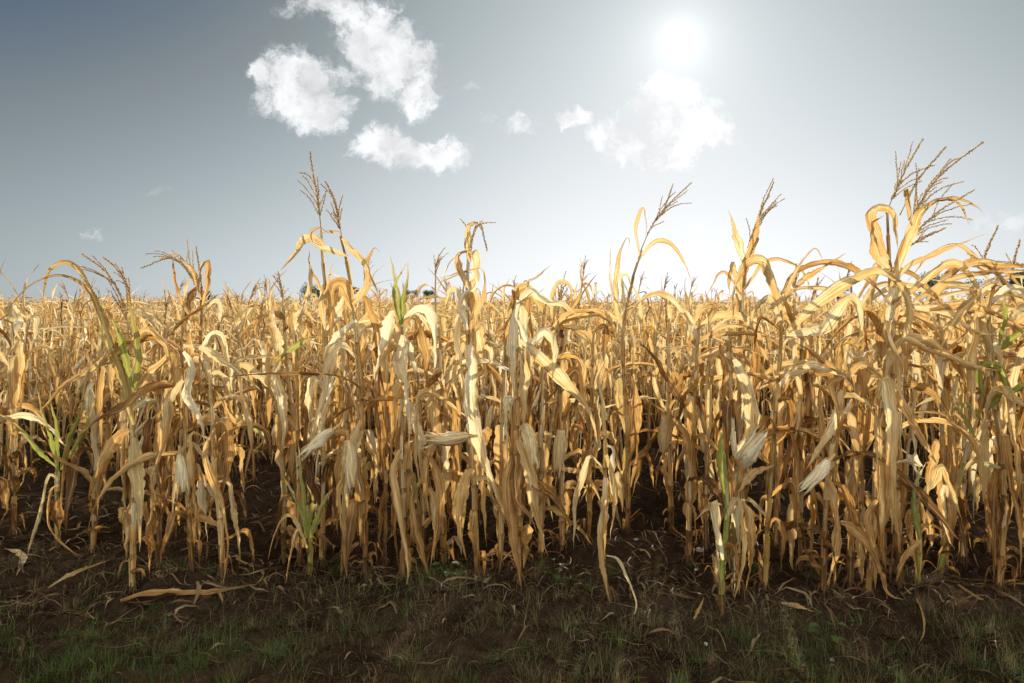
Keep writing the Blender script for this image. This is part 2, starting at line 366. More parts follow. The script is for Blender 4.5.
def tassel(mb, P, rng, nbr=7, hi=True, scale=1.0, droop=0.3):
    Q, L = resample(P, 12)
    tint = (rng.uniform(.42, .68), 0, 0)
    tube(mb, Q, np.linspace(.0036, .0014, 12) * (1 if hi else 1.5), 5 if hi else 3, tint, L=L, seed=rng.uniform(0, 30))
    spikelets(mb, Q[2:], rng, 0.0026 if hi else 0.010, 0.0165 if hi else .02, .0048 if hi else .0038, tint)
    T = nrm(np.gradient(Q, axis=0))
    for k in range(int(nbr * (1.6 if hi else 1))):
        i = 2 + int(rng.uniform(0, 5)); d = nrm(T[i] * rng.uniform(1.3, 3.6) + nrm(np.cross(T[i], rng.normal(size=3))) * 0.75)
        ln = L * rng.uniform(.2, .5) * scale; pts = [Q[i]]; dd = d.copy(); dr = droop * rng.uniform(.3, 1.6)
        for j in range(6):
            pts.append(pts[-1] + dd * ln / 6); dd = nrm(dd + np.array([0, 0, -dr / 3]) + rng.normal(size=3) * .07)
        pts = np.array(pts)
        tube(mb, pts, np.linspace(.0018, .0009, 7) * (1 if hi else 1.7), 4 if hi else 3, tint, L=ln)
        spikelets(mb, pts, rng, 0.0042 if hi else .013, 0.0135 if hi else .018, .0036 if hi else .0034, tint)

def ear(mb, p, d, rng, ln=0.21, r=0.030, K=10, tint=0.84, silk=True):
    """husked cob: overlapping pointed husk blades round a swollen body, dark dried silk at the tip"""
    d = nrm(np.asarray(d, float)); p = np.asarray(p, float)
    n = 14; s = np.linspace(0, 1, n)
    side = nrm(np.cross(d, rng.normal(size=3)))
    P = p + d * (s * ln)[:, None] + side * (0.012 * np.sin(s * 3.1))[:, None]
    R = r * np.clip(np.sin(np.clip(s * 0.86 + 0.10, 0, 1) * math.pi), 0.05, 1) ** 0.62
    seed = rng.uniform(0, 30)
    tube(mb, P, R * 0.94, 14, (tint - .05, 0, 0), L=ln, seed=seed, lobes=0.03)
    for k in range(6 if K > 6 else 3):                          # husk blades wrap the body and flare at their tips
        a = k * 2.4 + rng.uniform(-.3, .3)
        T, S, Nn = frames(P); o = S * math.cos(a) + Nn * math.sin(a)
        fl = rng.uniform(-.004, .05) * np.clip(s - .68, 0, 1) * 3
        Q = P + o * (R * 1.03 + fl)[:, None] + d * (s * rng.uniform(0.0, .05))[:, None]
        mbk = MB(); ribbon(mb, Q, ln, r * rng.uniform(1.3, 1.8), rng, curl=0.9, twist=rng.uniform(-.25, .25), S0=np.cross(o[0], d), K=5, tint=(tint + rng.uniform(-.35, .06), 0, 0), wave=.12, base_w=.6)
    tube(mb, np.stack([p - d * .05, p - d * .02, p + d * .012]), np.array([.007, .009, .012]), 7, (.45, 0, 0), L=.05)
    if silk:
        for k in range(7):
            q = [P[-1] - d * .012]; dd = nrm(d + rng.normal(size=3) * .45)
            for j in range(4): q.append(q[-1] + dd * .011); dd = nrm(dd + rng.normal(size=3) * .35 + np.array([0, 0, -.3]))
            tube(mb, np.array(q), .0012, 3, (-.2, 0, 0), L=.04)

def stalk(mb, P, rng, r0=0.0125, r1=0.006, hi=True, green=0.0, tint=0.5):
    n = 46 if hi else 12
    Q, L = resample(P, n); s = np.linspace(0, L, n)
    R = np.interp(s, [0, L * .6, L], [r0, r0 * .82, r1])
    gap = 0.155; nodes = np.arange(0.06, L - .05, gap) + rng.uniform(-.015, .015, len(np.arange(0.06, L - .05, gap)))
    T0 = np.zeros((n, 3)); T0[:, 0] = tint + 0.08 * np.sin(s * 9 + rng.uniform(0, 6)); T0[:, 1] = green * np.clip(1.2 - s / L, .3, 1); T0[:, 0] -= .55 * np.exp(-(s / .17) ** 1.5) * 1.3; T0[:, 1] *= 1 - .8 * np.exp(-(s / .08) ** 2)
    if hi:
        for k in nodes:
            b = np.exp(-((s - k) / .018) ** 2); R = R * (1 + .22 * b); T0[:, 0] -= .35 * b
    jit = np.cumsum(rng.normal(size=(n, 3)) * (.0012 if hi else .003), axis=0); jit[:, 2] = 0; Q = Q + jit
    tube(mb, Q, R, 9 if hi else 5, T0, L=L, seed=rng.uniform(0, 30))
    if hi:                                                    # loose split leaf sheaths wrapped round each joint
        for k in nodes:
            if rng.uniform() < .12 or k > L - .13: continue
            ln = gap * rng.uniform(.65, 1.05); i0 = np.interp(k, s, np.arange(n)); i1 = np.interp(min(k + ln, L), s, np.arange(n))
            ii = np.linspace(i0, i1, 9); C = np.stack([np.interp(ii, np.arange(n), Q[:, a]) for a in range(3)], 1)
            rr = np.interp(ii, np.arange(n), R) * np.linspace(1.12, 1.5, 9)
            T, S, Nn = frames(C); a0 = rng.uniform(0, 6.28); K = 8; t = np.linspace(-2.6, 2.6, K) * rng.uniform(.8, 1.05)
            V = C[:, None, :] + S[:, None, :] * (np.cos(t + a0)[None, :] * rr[:, None] * (1 + .22 * (np.abs(t) > 2)))[..., None] + Nn[:, None, :] * (np.sin(t + a0)[None, :] * rr[:, None])[..., None]
            V[-1] += T[-1] * rng.uniform(-.018, .018, K)[:, None]
            U = np.zeros((9, K, 3)); U[..., 0] = np.linspace(0, 1, K)[None, :] * .45; U[..., 1] = np.linspace(0, ln, 9)[:, None]; U[..., 2] = rng.uniform(0, 30)
            idx = np.arange(9 * K).reshape(9, K); q = np.stack([idx[:-1, :-1], idx[:-1, 1:], idx[1:, 1:], idx[1:, :-1]], -1).reshape(-1, 4)
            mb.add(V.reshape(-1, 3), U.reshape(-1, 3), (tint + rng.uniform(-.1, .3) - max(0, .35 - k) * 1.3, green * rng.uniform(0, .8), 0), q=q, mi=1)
    for a in np.linspace(0, 6.28, 6 if hi else 3, endpoint=False) + rng.uniform(0, 1):   # brace roots
        o = np.array([math.cos(a), math.sin(a), 0])
        tube(mb, np.stack([P[0] + [0, 0, .095], P[0] + o * .026 + [0, 0, .062], P[0] + o * .045 + [0, 0, .0]]), .0036, 4, (.02, 0, 0), L=.06)
    return Q, L

def auto_leaf(p, az, rng, L, mode):
    n = 45; ds = L / n; e = math.radians(rng.uniform(20, 78)); a = az; pos = np.array(p, float); out = [pos.copy()]
    kink = rng.uniform(.015, .13) if mode == 'droop' else (rng.uniform(.15, .5) * L if mode == 'broken' else 9)
    e0 = e; end = math.radians(-rng.uniform(62, 92)); ph = rng.uniform(0, 6.28, 4); kl = rng.uniform(.01, .08); am = rng.uniform(.02, .14)
    crank = sorted(rng.uniform(.1, 1, int(rng.choice([0, 0, 1, 1, 2]))) * L); cd = rng.normal(size=4) * .4; ca = rng.normal(size=4) * .7; oe = 0.0; oa = 0.0; ci = 0
    w1, w2 = rng.uniform(8, 20), rng.uniform(4, 9)
    for i in range(n):
        s = (i + .5) * ds
        while ci < len(crank) and s > crank[ci]: oe = cd[ci]; oa += ca[ci]; ci += 1
        oe *= .90
        if mode == 'arch': e = e0 + (end - e0) * min(1, (s / L) * 1.2) ** 1.3
        elif mode == 'stiff': e = e0 - .8 * s
        elif mode == 'sweep': e = e0 * .6 + (math.radians(-52) - e0 * .6) * min(1, s / L * 1.3)
        else: e = e0 - .5 * s + (end - e0) * min(1, max(0, (s - kink) / kl))
        ee = e + am * math.sin(s * w1 + ph[0]) + oe; aa = a + oa + .5 * math.sin(s * w2 + ph[1]) * (s / L)
        pos = pos + ds * np.array([math.cos(ee) * math.cos(aa), math.cos(ee) * math.sin(aa), math.sin(ee)])
        if pos[2] < .012: pos[2] = .012; pos[:2] += ds * .7 * np.array([math.cos(az), math.sin(az)])
        out.append(pos.copy())
    return np.array(out)

def leaf_on(rng, p, az, h, n=22, K=5, L=None, mode=None, wid=None, tint=None, green=0.0):
    mb = MB()
    mode = mode or rng.choice(['droop', 'broken', 'arch', 'stiff', 'sweep'], p=[.64, .14, .06, .03, .13])
    L = L or rng.uniform(.42, .78); P, L = resample(auto_leaf(p, az, rng, L, mode)[::2], n)
    r = tint if tint is not None else np.clip(.16 + .46 * h + rng.normal() * .21, -.02, 1.0)  # browner low down: decay of older leaves, deepened to paint in the lower shade
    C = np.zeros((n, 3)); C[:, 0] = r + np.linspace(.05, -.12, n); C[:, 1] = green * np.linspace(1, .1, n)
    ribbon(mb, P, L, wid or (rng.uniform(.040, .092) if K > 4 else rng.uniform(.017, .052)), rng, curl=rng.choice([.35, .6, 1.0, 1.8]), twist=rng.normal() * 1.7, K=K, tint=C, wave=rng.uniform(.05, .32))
    return mb

def plant_parts(rng, H=1.55, nl=11, lod=0, has_tassel=True, ears=1, lean=0.16, bent=0.0, path=None, green=0.0, leaf_lo=.2, leaf_hi=1.0, tas=None):
    """lod 0: close, 1: middle rows, 2: far; returns dict of mesh builders"""
    out = {'stalk': MB(), 'leaf': [], 'tassel': None, 'ear': []}
    if path is None:
        a = rng.uniform(0, 6.28); l = rng.uniform(0, lean) * H
        if rng.uniform() < bent:
            l = rng.uniform(.1, .3); h = H * rng.uniform(.72, .9); ca, sa = math.cos(a), math.sin(a); g_ = rng.uniform(.12, .3)
            path = [(0, 0, -.03), (l * .3 * ca, l * .3 * sa, h * .5), (l * .6 * ca, l * .6 * sa, h), ((l * .6 + g_ * .5) * ca, (l * .6 + g_ * .5) * sa, h + .04), ((l * .6 + g_) * ca, (l * .6 + g_) * sa, h - rng.uniform(.05, .3))]
        else: path = [(0, 0, -.03), (l * .2 * math.cos(a), l * .2 * math.sin(a), H * .35), (l * .6 * math.cos(a), l * .6 * math.sin(a), H * .7), (l * math.cos(a) + rng.normal() * .02, l * math.sin(a), H)]
    Q, L = stalk(out['stalk'], np.array(path, float), rng, hi=lod < 1, green=green, tint=rng.uniform(.35, .65))
    az0 = rng.uniform(0, 6.28)
    fr = np.linspace(leaf_lo, leaf_hi, nl) + rng.uniform(-.02, .02, nl) if nl else []
    for k, f in enumerate(fr):
        f = float(np.clip(f, .05, .99)); i = f * (len(Q) - 1); p = np.array([np.interp(i, np.arange(len(Q)), Q[:, a]) for a in range(3)])
        az = az0 + k * math.pi + rng.normal() * .45
        LL = rng.uniform(.5, .95) * (.6 if f > .85 else 1)
        LL = min(LL, p[2] * rng.uniform(.62, .98) + .12)
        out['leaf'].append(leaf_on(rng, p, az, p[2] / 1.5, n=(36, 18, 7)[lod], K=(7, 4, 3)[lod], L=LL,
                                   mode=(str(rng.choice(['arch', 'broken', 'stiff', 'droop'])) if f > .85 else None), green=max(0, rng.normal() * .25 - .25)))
    if nl > 3 and lod < 2:                                     # short rotted basal rags
        for k in range(4 if lod < 1 else 2):
            h = rng.uniform(.03, .16); o = rng.uniform(0, 6.28)
            out['leaf'].append(leaf_on(rng, Q[0] + np.array([0, 0, .03 + h]), o, 0, n=14, K=4, L=rng.uniform(.1, .26), mode='droop', wid=rng.uniform(.02, .04), tint=rng.uniform(0, .3)))
    if has_tassel or tas is not None:
        mb = MB(); tp = Q[-1]; d = nrm(Q[-1] - Q[-4])
        if tas is None:
            bend = rng.normal(size=3) * .35; bend[2] = -abs(bend[2]) * .5; pts = [tp]; dd = d
            for j in range(5): pts.append(pts[-1] + dd * rng.uniform(.025, .07)); dd = nrm(dd + bend * .3)
            tas = np.array(pts)
        tassel(mb, np.array(tas), rng, nbr=int(rng.integers(4, 10)) if lod < 2 else 3, hi=lod < 1)
        out['tassel'] = mb
    for k in range(ears):
        i = rng.uniform(.42, .62) * (len(Q) - 1); p = np.array([np.interp(i, np.arange(len(Q)), Q[:, a]) for a in range(3)])
        a = rng.uniform(0, 6.28); o = np.array([math.cos(a), math.sin(a), 0]); mb = MB()
        ear(mb, p + o * .045, o * .6 + np.array([0, 0, rng.choice([-1.2, -.6, .8])]), rng, K=10 if lod < 1 else 4, silk=lod < 1, ln=rng.uniform(.17, .23), r=rng.uniform(.024, .032), tint=rng.uniform(.72, .98))
        out['ear'].append(mb)
    return out

def link_plant(parts, root, merge_leaves=False):
    parts['stalk'].obj('stalk', [M_STALK, M_LEAF], root)
    if merge_leaves:
        m = MB()
        for l in parts['leaf']: m.extend(l)
        m.obj('foliage', M_LEAF, root)
    else:
        for l in parts['leaf']: l.obj('leaf', M_LEAF, root)
    if parts['tassel']: parts['tassel'].obj('tassel', M_TASSEL, root)
    for e in parts['ear']: e.obj('ear', M_HUSK, root)

# ------------------------------------------------------------------ the corn plants of the front, each in its own shape
def W3(px, py, d): return np.array([(px - CX) / F * d, d, CH + (HY - py) / F * d])
GRP_FRONT = 'dried corn plants of the front row'
front_xy = []
def hero(label, D0, stem, auto=9, leaves=(), tas=None, ears=(), seed=1, green=0.0, nbr=7, lo=.1, hi=.97, r0=.0125, more_tas=()):
    if lo == .1: lo = .19
    """stem: (px, py) points seen from the camera position, standing D0 metres away; first point meets the soil.
    leaves: (points, width_m, tint, green, twist, curl); points may carry a third value, metres nearer (-) or farther (+)."""
    rng = np.random.default_rng(seed)
    bx = (stem[0][0] - CX) / F * D0; bz = ground_z(bx, D0)
    root = empty('corn_plant', (bx, D0, bz)); o = np.array([bx, D0, bz])
    tag(root, label, 'corn plant', GRP_FRONT)
    front_xy.append((bx, D0))
    sw = rng.normal(size=2) * .05
    path = [(0, 0, -.03)] + [W3(p[0], p[1], D0 + (p[2] if len(p) > 2 else sw[0] * k / len(stem))) - o for k, p in enumerate(stem[1:], 1)]
    T3 = None
    if tas:
        T3 = np.array([W3(p[0], p[1], D0 + sw[0] + (p[2] if len(p) > 2 else 0)) - o for p in tas])
    parts = plant_parts(rng, nl=auto + (2 if auto > 6 else 0), lod=0, has_tassel=False, ears=0, path=path, green=green, leaf_lo=lo, leaf_hi=hi)
    parts['stalk'].obj('stalk', [M_STALK, M_LEAF], root)
    for l in parts['leaf']: l.obj('leaf', M_LEAF, root)
    for (pts, wd, tn, gr_, tw, cu) in leaves:
        ph = rng.uniform(-.09, .05)
        Q3 = [W3(p[0], p[1], D0 + (p[2] if len(p) > 2 else ph * k / len(pts) - (.17 if gr_ > .5 else .12))) - o for k, p in enumerate(pts)]
        P, L = resample(Q3, 34); mb = MB()
        T = nrm(P[1] - P[0]); S0 = np.cross(T, (0, 1.0, 0)) if abs(T[1]) < .95 else None
        n = 34; C = np.zeros((n, 3)); C[:, 0] = tn + np.linspace(.05, -.12, n); C[:, 1] = gr_ * np.interp(np.linspace(0, 1, n), [0, .6, .85, 1], [1.05, .8, .35, 0])
        ribbon(mb, P, L, wd * .98, rng, curl=cu * 1.15, twist=tw * 1.3, S0=S0, K=7, tint=C, wave=.22)
        ob = mb.obj('leaf', M_LEAF, root)
        if gr_ > .5: ob['label'] = 'leaf still green'
    for t3, nb in ([(T3, nbr)] if T3 is not None else []) + [(np.array([W3(p[0], p[1], D0 + sw[0]) - o for p in tt]), nb) for tt, nb in more_tas]:
        mb = MB(); tassel(mb, t3, rng, nbr=nb, hi=True); mb.obj('tassel', M_TASSEL, root)
    for (ex, ey, tx, ty, dz, r) in ears:
        a = W3(ex, ey, D0 + dz - .07) - o; b = W3(tx, ty, D0 + dz - .11) - o; mb = MB()
        ear(mb, a, b - a, rng, ln=float(np.linalg.norm(b - a)), r=r * 1.12); mb.obj('ear', M_HUSK, root)
    return root

hero('short green-bladed corn plant near the left edge, one dry leaf hanging to the soil', 4.15, [(57, 548), (57, 500), (58, 452)], 2, seed=3, green=.8, r0=.009, lo=.2, hi=.5, leaves=[
    ([(58, 470), (50, 440), (42, 415), (37, 388)], .035, .6, 1.3, .3, .6), ([(58, 465), (56, 430), (50, 400), (52, 385)], .03, .6, 1.3, .2, .5),
    ([(60, 468), (70, 435), (82, 410), (90, 385)], .036, .6, 1.3, .4, .6), ([(57, 468), (35, 448), (15, 425), (-8, 410)], .035, .6, 1.1, .3, .6),
    ([(60, 470), (75, 445), (86, 425), (96, 392)], .03, .7, 1.2, .2, .5),
    ([(58, 480), (48, 476), (40, 510), (30, 548), (20, 580)], .03, .75, .2, .8, 1.0), ([(60, 485), (50, 492), (48, 525), (70, 550), (90, 560)], .025, .4, 0, .8, 1.2)])
hero('corn plant with half green leaves arched over to the left and a nodding tassel', 3.66, [(132, 585), (133, 480), (131, 400), (128, 335)], 8, seed=6, green=.3, hi=.8, leaves=[
    ([(133, 425), (121, 372), (103, 325), (84, 278), (66, 262), (50, 268), (44, 282), (43, 305)], .07, .40, .38, -.5, .85),
    ([(132, 405), (112, 340), (88, 292), (62, 276), (36, 281), (15, 300), (-2, 330)], .035, .35, .1, .5, 1.1),
    ([(133, 392), (122, 350), (112, 320), (100, 298)], .045, .5, 1.2, .4, .7), ([(134, 388), (137, 352), (131, 312), (126, 285)], .045, .4, .9, .3, .8),
    ([(131, 372), (118, 358), (92, 370), (72, 382), (54, 392)], .05, .62, .1, .5, 1.3),
    ([(129, 430), (115, 440), (96, 478), (88, 500)], .09, .45, 0, .3, .7),
    ([(128, 350), (145, 330), (165, 345), (172, 380)], .05, .45, 0, .6, .9)],
    tas=[(129, 338), (122, 300), (106, 272), (82, 254)], more_tas=[([(131, 320), (128, 288), (116, 268), (104, 258)], 4)], nbr=6)
hero('corn plant with a side-drooping tassel and curled leaf tips against the left sky', 4.3, [(190, 545), (195, 450), (200, 350), (202, 292)], 10, seed=8, leaves=[
    ([(201, 300), (194, 275), (184, 262), (176, 255), (166, 257)], .035, .35, 0, .4, 1.2), ([(202, 305), (207, 280), (206, 262), (200, 275), (199, 296)], .05, .4, 0, .6, 1.0),
    ([(201, 330), (180, 300), (172, 262), (182, 254)], .04, .35, 0, .6, 1.0)], tas=[(202, 300), (190, 275), (172, 258), (141, 268)], more_tas=[([(203, 300), (200, 275), (196, 247)], 1)], nbr=8)
hero('corn plant with a long pale leaf twisted downward left of the broken yellow leaf', 3.75, [(192, 580), (188, 480), (184, 400), (182, 348)], 10, seed=9, leaves=[
    ([(183, 352), (190, 365), (188, 395), (200, 420), (205, 450)], .06, .95, 0, .9, .9), ([(183, 345), (205, 350), (235, 368), (262, 392)], .05, .7, 0, .7, .9),
    ([(182, 380), (170, 400), (165, 440), (150, 480)], .07, .6, 0, .9, .8)], ears=[(180, 455, 183, 492, -.08, .026)])
hero('corn plant with thin leaves trailing down to the soil near a flat fallen leaf', 3.68, [(224, 578), (220, 500), (214, 420), (212, 372)], 10, seed=10, leaves=[
    ([(214, 430), (205, 455), (222, 510), (228, 545), (222, 590)], .045, .4, 0, .9, 1.2), ([(216, 400), (240, 400), (252, 440), (244, 480)], .04, .5, 0, .6, 1.2)])
hero('corn plant with one bright yellow-green leaf bent sharply down', 4.0, [(284, 560), (283, 480), (278, 400), (276, 352)], 8, seed=12, green=.4, leaves=[
    ([(276, 362), (290, 349), (305, 340), (322, 336)], .045, .7, 1.0, .3, .8), ([(277, 358), (276, 380), (283, 415), (284, 450)], .085, .7, 0, .3, .8),
    ([(240, 420), (250, 425), (262, 440), (250, 455)], .03, .7, .9, .5, .8)])
hero('small corn plant with upright yellow-green blades low between dry stalks', 3.75, [(309, 573), (308, 540), (306, 505)], 1, seed=13, green=.9, lo=.3, hi=.4, leaves=[
    ([(307, 538), (300, 512), (292, 492), (284, 478)], .036, .8, 1.1, .3, .6), ([(307, 538), (303, 500), (300, 470), (298, 442)], .03, .8, 1.1, .2, .6),
    ([(309, 540), (318, 516), (326, 498), (334, 488)], .04, .8, 1.1, .2, .6), ([(308, 538), (310, 515), (312, 500), (306, 482)], .028, .7, 1.1, .2, .6),
    ([(306, 545), (290, 516), (276, 530), (268, 560)], .03, .5, 0, .5, 1.2), ([(307, 548), (298, 530), (290, 560), (284, 600)], .03, .55, 0, .9, 1.2)])
hero('tall corn plant crowned by the straight upright tassel left of centre', 3.9, [(322, 562), (324, 460), (326, 370), (326, 300), (322, 245), (321, 228)], 10, seed=14, green=.2, leaves=[
    ([(324, 245), (314, 238), (304, 240), (294, 256), (280, 271)], .055, .62, 0, .4, .7), ([(326, 300), (310, 268), (309, 250)], .03, .55, 0, .3, 1.0),
    ([(325, 330), (322, 300), (330, 272), (333, 262)], .05, .5, 0, .5, 1.2), ([(326, 330), (342, 300), (340, 280), (326, 272)], .05, .95, 0, .6, .8),
    ([(311, 262), (309, 290), (300, 320), (288, 350)], .03, .7, 0, .6, 1.0)], tas=[(321, 230), (318, 200), (314, 178), (310, 152)], nbr=5, hi=.8)
hero('tall leaning corn plant whose dark seedy tassel nods left beside the upright one', 3.7, [(366, 585), (364, 480), (360, 380), (352, 300), (347, 260), (341, 236)], 11, seed=16, leaves=[
    ([(348, 256), (330, 250), (316, 245), (310, 232), (320, 228), (330, 234)], .04, .55, 0, .4, 1.1), ([(342, 238), (352, 250), (368, 270), (380, 298)], .05, .6, 0, .5, .9),
    ([(353, 305), (364, 288), (366, 262), (374, 248), (380, 252)], .055, .45, 0, .9, 1.1), ([(340, 232), (326, 232), (316, 236)], .02, .5, 0, .3, 1.0),
    ([(356, 320), (345, 330), (330, 345), (322, 362)], .055, .9, 0, .6, .9), ([(360, 420), (352, 450), (347, 480), (349, 520)], .06, .55, 0, .5, .8)],
    tas=[(342, 240), (339, 222), (334, 200), (326, 182)], nbr=6, hi=.8, ears=[(333, 430, 306, 455, -.1, .027), (348, 440, 350, 488, -.12, .028)])
hero('corn plant with fresh upright green-yellow blades rising from a dry white-leaved top', 3.65, [(402, 590), (404, 500), (402, 400), (401, 322)], 13, seed=18, leaves=[
    ([(401, 325), (398, 300), (394, 275), (389, 252)], .03, .8, .9, .2, .7), ([(402, 325), (404, 295), (407, 278), (408, 260)], .03, .7, 1.1, .2, .7), ([(400, 325), (393, 300), (396, 282), (407, 262)], .025, .6, .9, .2, .7),
    ([(401, 322), (393, 314), (386, 335), (380, 362), (374, 385)], .075, 1.0, 0, .3, .8), ([(403, 320), (418, 310), (432, 318), (436, 350), (434, 375)], .06, .95, 0, .5, .9),
    ([(402, 335), (399, 360), (405, 390), (398, 430)], .08, .97, 0, .4, .8), ([(403, 400), (412, 410), (420, 440), (419, 468)], .07, .7, 0, .4, .8),
    ([(401, 450), (392, 470), (398, 510), (408, 560), (405, 600)], .06, .4, 0, .5, .9)])
hero('corn plant hung with wide orange lower leaves right of the white-topped plant', 3.7, [(424, 592), (423, 500), (421, 420), (418, 372)], 11, seed=19, leaves=[
    ([(421, 400), (428, 395), (434, 430), (426, 470), (430, 520)], .08, .5, 0, .6, .7), ([(422, 480), (412, 500), (420, 550), (436, 600)], .06, .3, 0, .5, .8),
    ([(422, 450), (436, 470), (440, 520), (430, 570)], .07, .25, 0, .5, .8)])
hero('corn plant with a pale husked ear stuck out sideways and a long pale leaf', 3.55, [(478, 592), (474, 500), (470, 420), (468, 340), (468, 280), (470, 245)], 10, seed=21, leaves=[
    ([(468, 345), (472, 370), (472, 410), (480, 450), (492, 480), (500, 505)], .095, .82, 0, .25, .55), ([(470, 262), (466, 240), (468, 226), (477, 222), (483, 232)], .05, .55, 0, .4, 1.2),
    ([(469, 290), (458, 268), (458, 255), (470, 252), (474, 262)], .05, .5, 0, .8, 1.0), ([(469, 310), (455, 290), (448, 300), (444, 320)], .04, .8, 0, .5, 1.0),
    ([(470, 320), (482, 300), (484, 275), (480, 268)], .04, .6, 0, .9, 1.1), ([(468, 330), (460, 300), (476, 284), (470, 270)], .05, .95, 0, .9, .9),
    ([(480, 268), (462, 272), (440, 278)], .015, .4, 0, .3, 1.0), ([(476, 480), (490, 480), (505, 510), (520, 560)], .055, .45, 0, .4, .9),
    ([(474, 470), (464, 480), (460, 520), (466, 560)], .08, .35, 0, .3, .8)], ears=[(468, 436, 430, 439, -.06, .030)], tas=[(470, 262), (473, 235), (480, 224), (487, 250)], nbr=3)
hero('corn plant snapped over at the top with a wide leaf slanting down to the right', 3.5, [(519, 598), (519, 500), (518, 400), (517, 330), (520, 296)], 12, seed=23, leaves=[
    ([(520, 340), (538, 355), (560, 378), (582, 400), (594, 422), (598, 445)], .075, .68, 0, .3, .7), ([(520, 300), (532, 290), (548, 300), (564, 304), (580, 318)], .06, .85, 0, .5, .9),
    ([(518, 440), (528, 470), (536, 510), (548, 556)], .075, .5, 0, .4, .7), ([(517, 450), (508, 480), (512, 530), (522, 590)], .08, .35, 0, .4, .7),
    ([(518, 300), (512, 330), (514, 380), (510, 420)], .06, .9, 0, .4, .9), ([(518, 320), (530, 340), (545, 330), (556, 350), (552, 385)], .06, .95, 0, .8, .9)], ears=[(524, 424, 532, 466, .05, .033)])
hero('corn plant with a pale ear hanging point down behind the wide slanting leaf', 4.1, [(562, 552), (561, 480), (558, 400), (556, 320)], 10, seed=25, ears=[(561, 430, 556, 472, -.1, .032)], tas=[(556, 325), (560, 300), (566, 284), (574, 292)], leaves=[
    ([(556, 330), (552, 300), (558, 284), (570, 286), (572, 305)], .05, .55, 0, .5, .9)])
hero('slender broken corn stalk standing alone in front with a leaf looped to the soil', 3.33, [(611, 616), (604, 560), (606, 500), (607, 440), (601, 386)], 2, seed=27, r0=.008, lo=.4, hi=.6, leaves=[
    ([(606, 556), (618, 560), (630, 582), (637, 606), (628, 622), (608, 626)], .022, .75, 0, .7, 1.2), ([(606, 420), (602, 400), (598, 378), (606, 360)], .03, .6, .3, .8, 1.2),
    ([(606, 455), (612, 470), (616, 500), (610, 540)], .045, .6, 0, .9, 1.0), ([(606, 500), (601, 530), (604, 570), (610, 605)], .045, .55, 0, .6, 1.0),
    ([(607, 445), (614, 452), (612, 480), (618, 512)], .035, .85, 0, .8, 1.1)])
hero('tall corn plant with a feathery tassel slanting up to the right below the bright clouds', 4.5, [(628, 530), (626, 430), (622, 340), (632, 280), (641, 250)], 11, seed=29, leaves=[
    ([(637, 262), (655, 242), (672, 244), (684, 262), (693, 284)], .035, .65, 0, .4, .8), ([(624, 330), (616, 300), (618, 260), (627, 238), (630, 245)], .06, .6, 0, .4, 1.2),
    ([(640, 256), (636, 230), (642, 208), (646, 222), (645, 240)], .03, .6, 0, .5, .9), ([(624, 310), (612, 290), (610, 260), (612, 240)], .02, .7, 0, .5, 1.0),
    ([(632, 285), (640, 300), (640, 330), (650, 360)], .03, .7, 0, .6, .9)], tas=[(641, 250), (652, 226), (668, 205), (691, 183)], nbr=6, hi=.85)
hero('corn plant holding a plump pale ear head-high at the right side of the soil gap', 4.55, [(672, 527), (670, 450), (668, 380), (668, 318)], 10, seed=31, ears=[(664, 452, 670, 410, -.1, .036)], leaves=[
    ([(667, 420), (655, 380), (664, 366), (672, 385), (666, 430), (655, 460)], .045, .6, 0, .4, .7), ([(672, 390), (690, 400), (705, 430), (708, 460)], .06, .55, 0, .4, .8)])
hero('corn plant with a bare bright green lower stem broken off at chest height', 3.38, [(722, 608), (724, 560), (727, 500), (721, 432)], 4, seed=33, green=1.3, r0=.014, lo=.12, hi=.45, leaves=[
    ([(724, 560), (712, 500), (716, 540), (722, 600)], .05, .8, 0, .4, 1.1), ([(726, 520), (738, 500), (742, 560), (734, 600)], .055, .5, 0, .5, .9),
    ([(722, 505), (712, 505), (702, 514), (694, 522)], .03, .6, 0, .4, 1.0), ([(723, 434), (721, 450), (725, 490), (729, 525)], .05, .5, 1.6, .1, 1.8)])
hero('corn plant with a broad pink-tan leaf curving over a fat pale husk', 3.55, [(738, 590), (736, 500), (733, 420), (728, 345)], 9, seed=35, leaves=[
    ([(727, 352), (738, 368), (750, 395), (752, 425), (748, 458), (752, 490)], .085, .72, 0, .3, .6), ([(735, 460), (745, 440), (762, 436), (775, 440)], .05, .9, 0, .5, .9),
    ([(738, 490), (760, 470), (775, 465)], .06, .6, 0, .4, .9), ([(740, 500), (750, 520), (752, 560), (746, 590)], .07, .35, 0, .4, .8)], ears=[(738, 468, 764, 434, -.03, .036)])
hero('stout upright corn stalk with an upright tassel leaning right of the pink-tan leaf', 3.6, [(764, 590), (770, 500), (776, 420), (782, 350), (784, 300)], 9, seed=37, green=.25, r0=.0145, leaves=[
    ([(782, 310), (765, 262), (745, 268), (735, 290), (733, 320)], .075, .6, 0, .3, .8), ([(783, 300), (800, 265), (815, 248), (824, 262)], .025, .5, 0, .4, 1.0),
    ([(780, 385), (800, 372), (820, 368)], .05, .7, 0, .3, .9), ([(782, 320), (770, 300), (756, 310), (748, 330)], .05, .6, 0, .4, .9)])
hero('slim corn plant whose upright tassel stands against the sky below the right cloud', 4.2, [(742, 545), (740, 460), (738, 370), (742, 300), (744, 262)], 9, seed=38, tas=[(744, 264), (752, 235), (762, 210), (774, 182)], nbr=7, leaves=[
    ([(741, 300), (735, 268), (732, 262), (728, 280), (731, 300)], .05, .6, 0, .3, .8), ([(742, 295), (724, 272), (710, 290), (704, 305)], .02, .5, 0, .4, .9), ([(743, 290), (770, 260), (800, 268), (815, 300)], .035, .6, 0, .4, .9)])
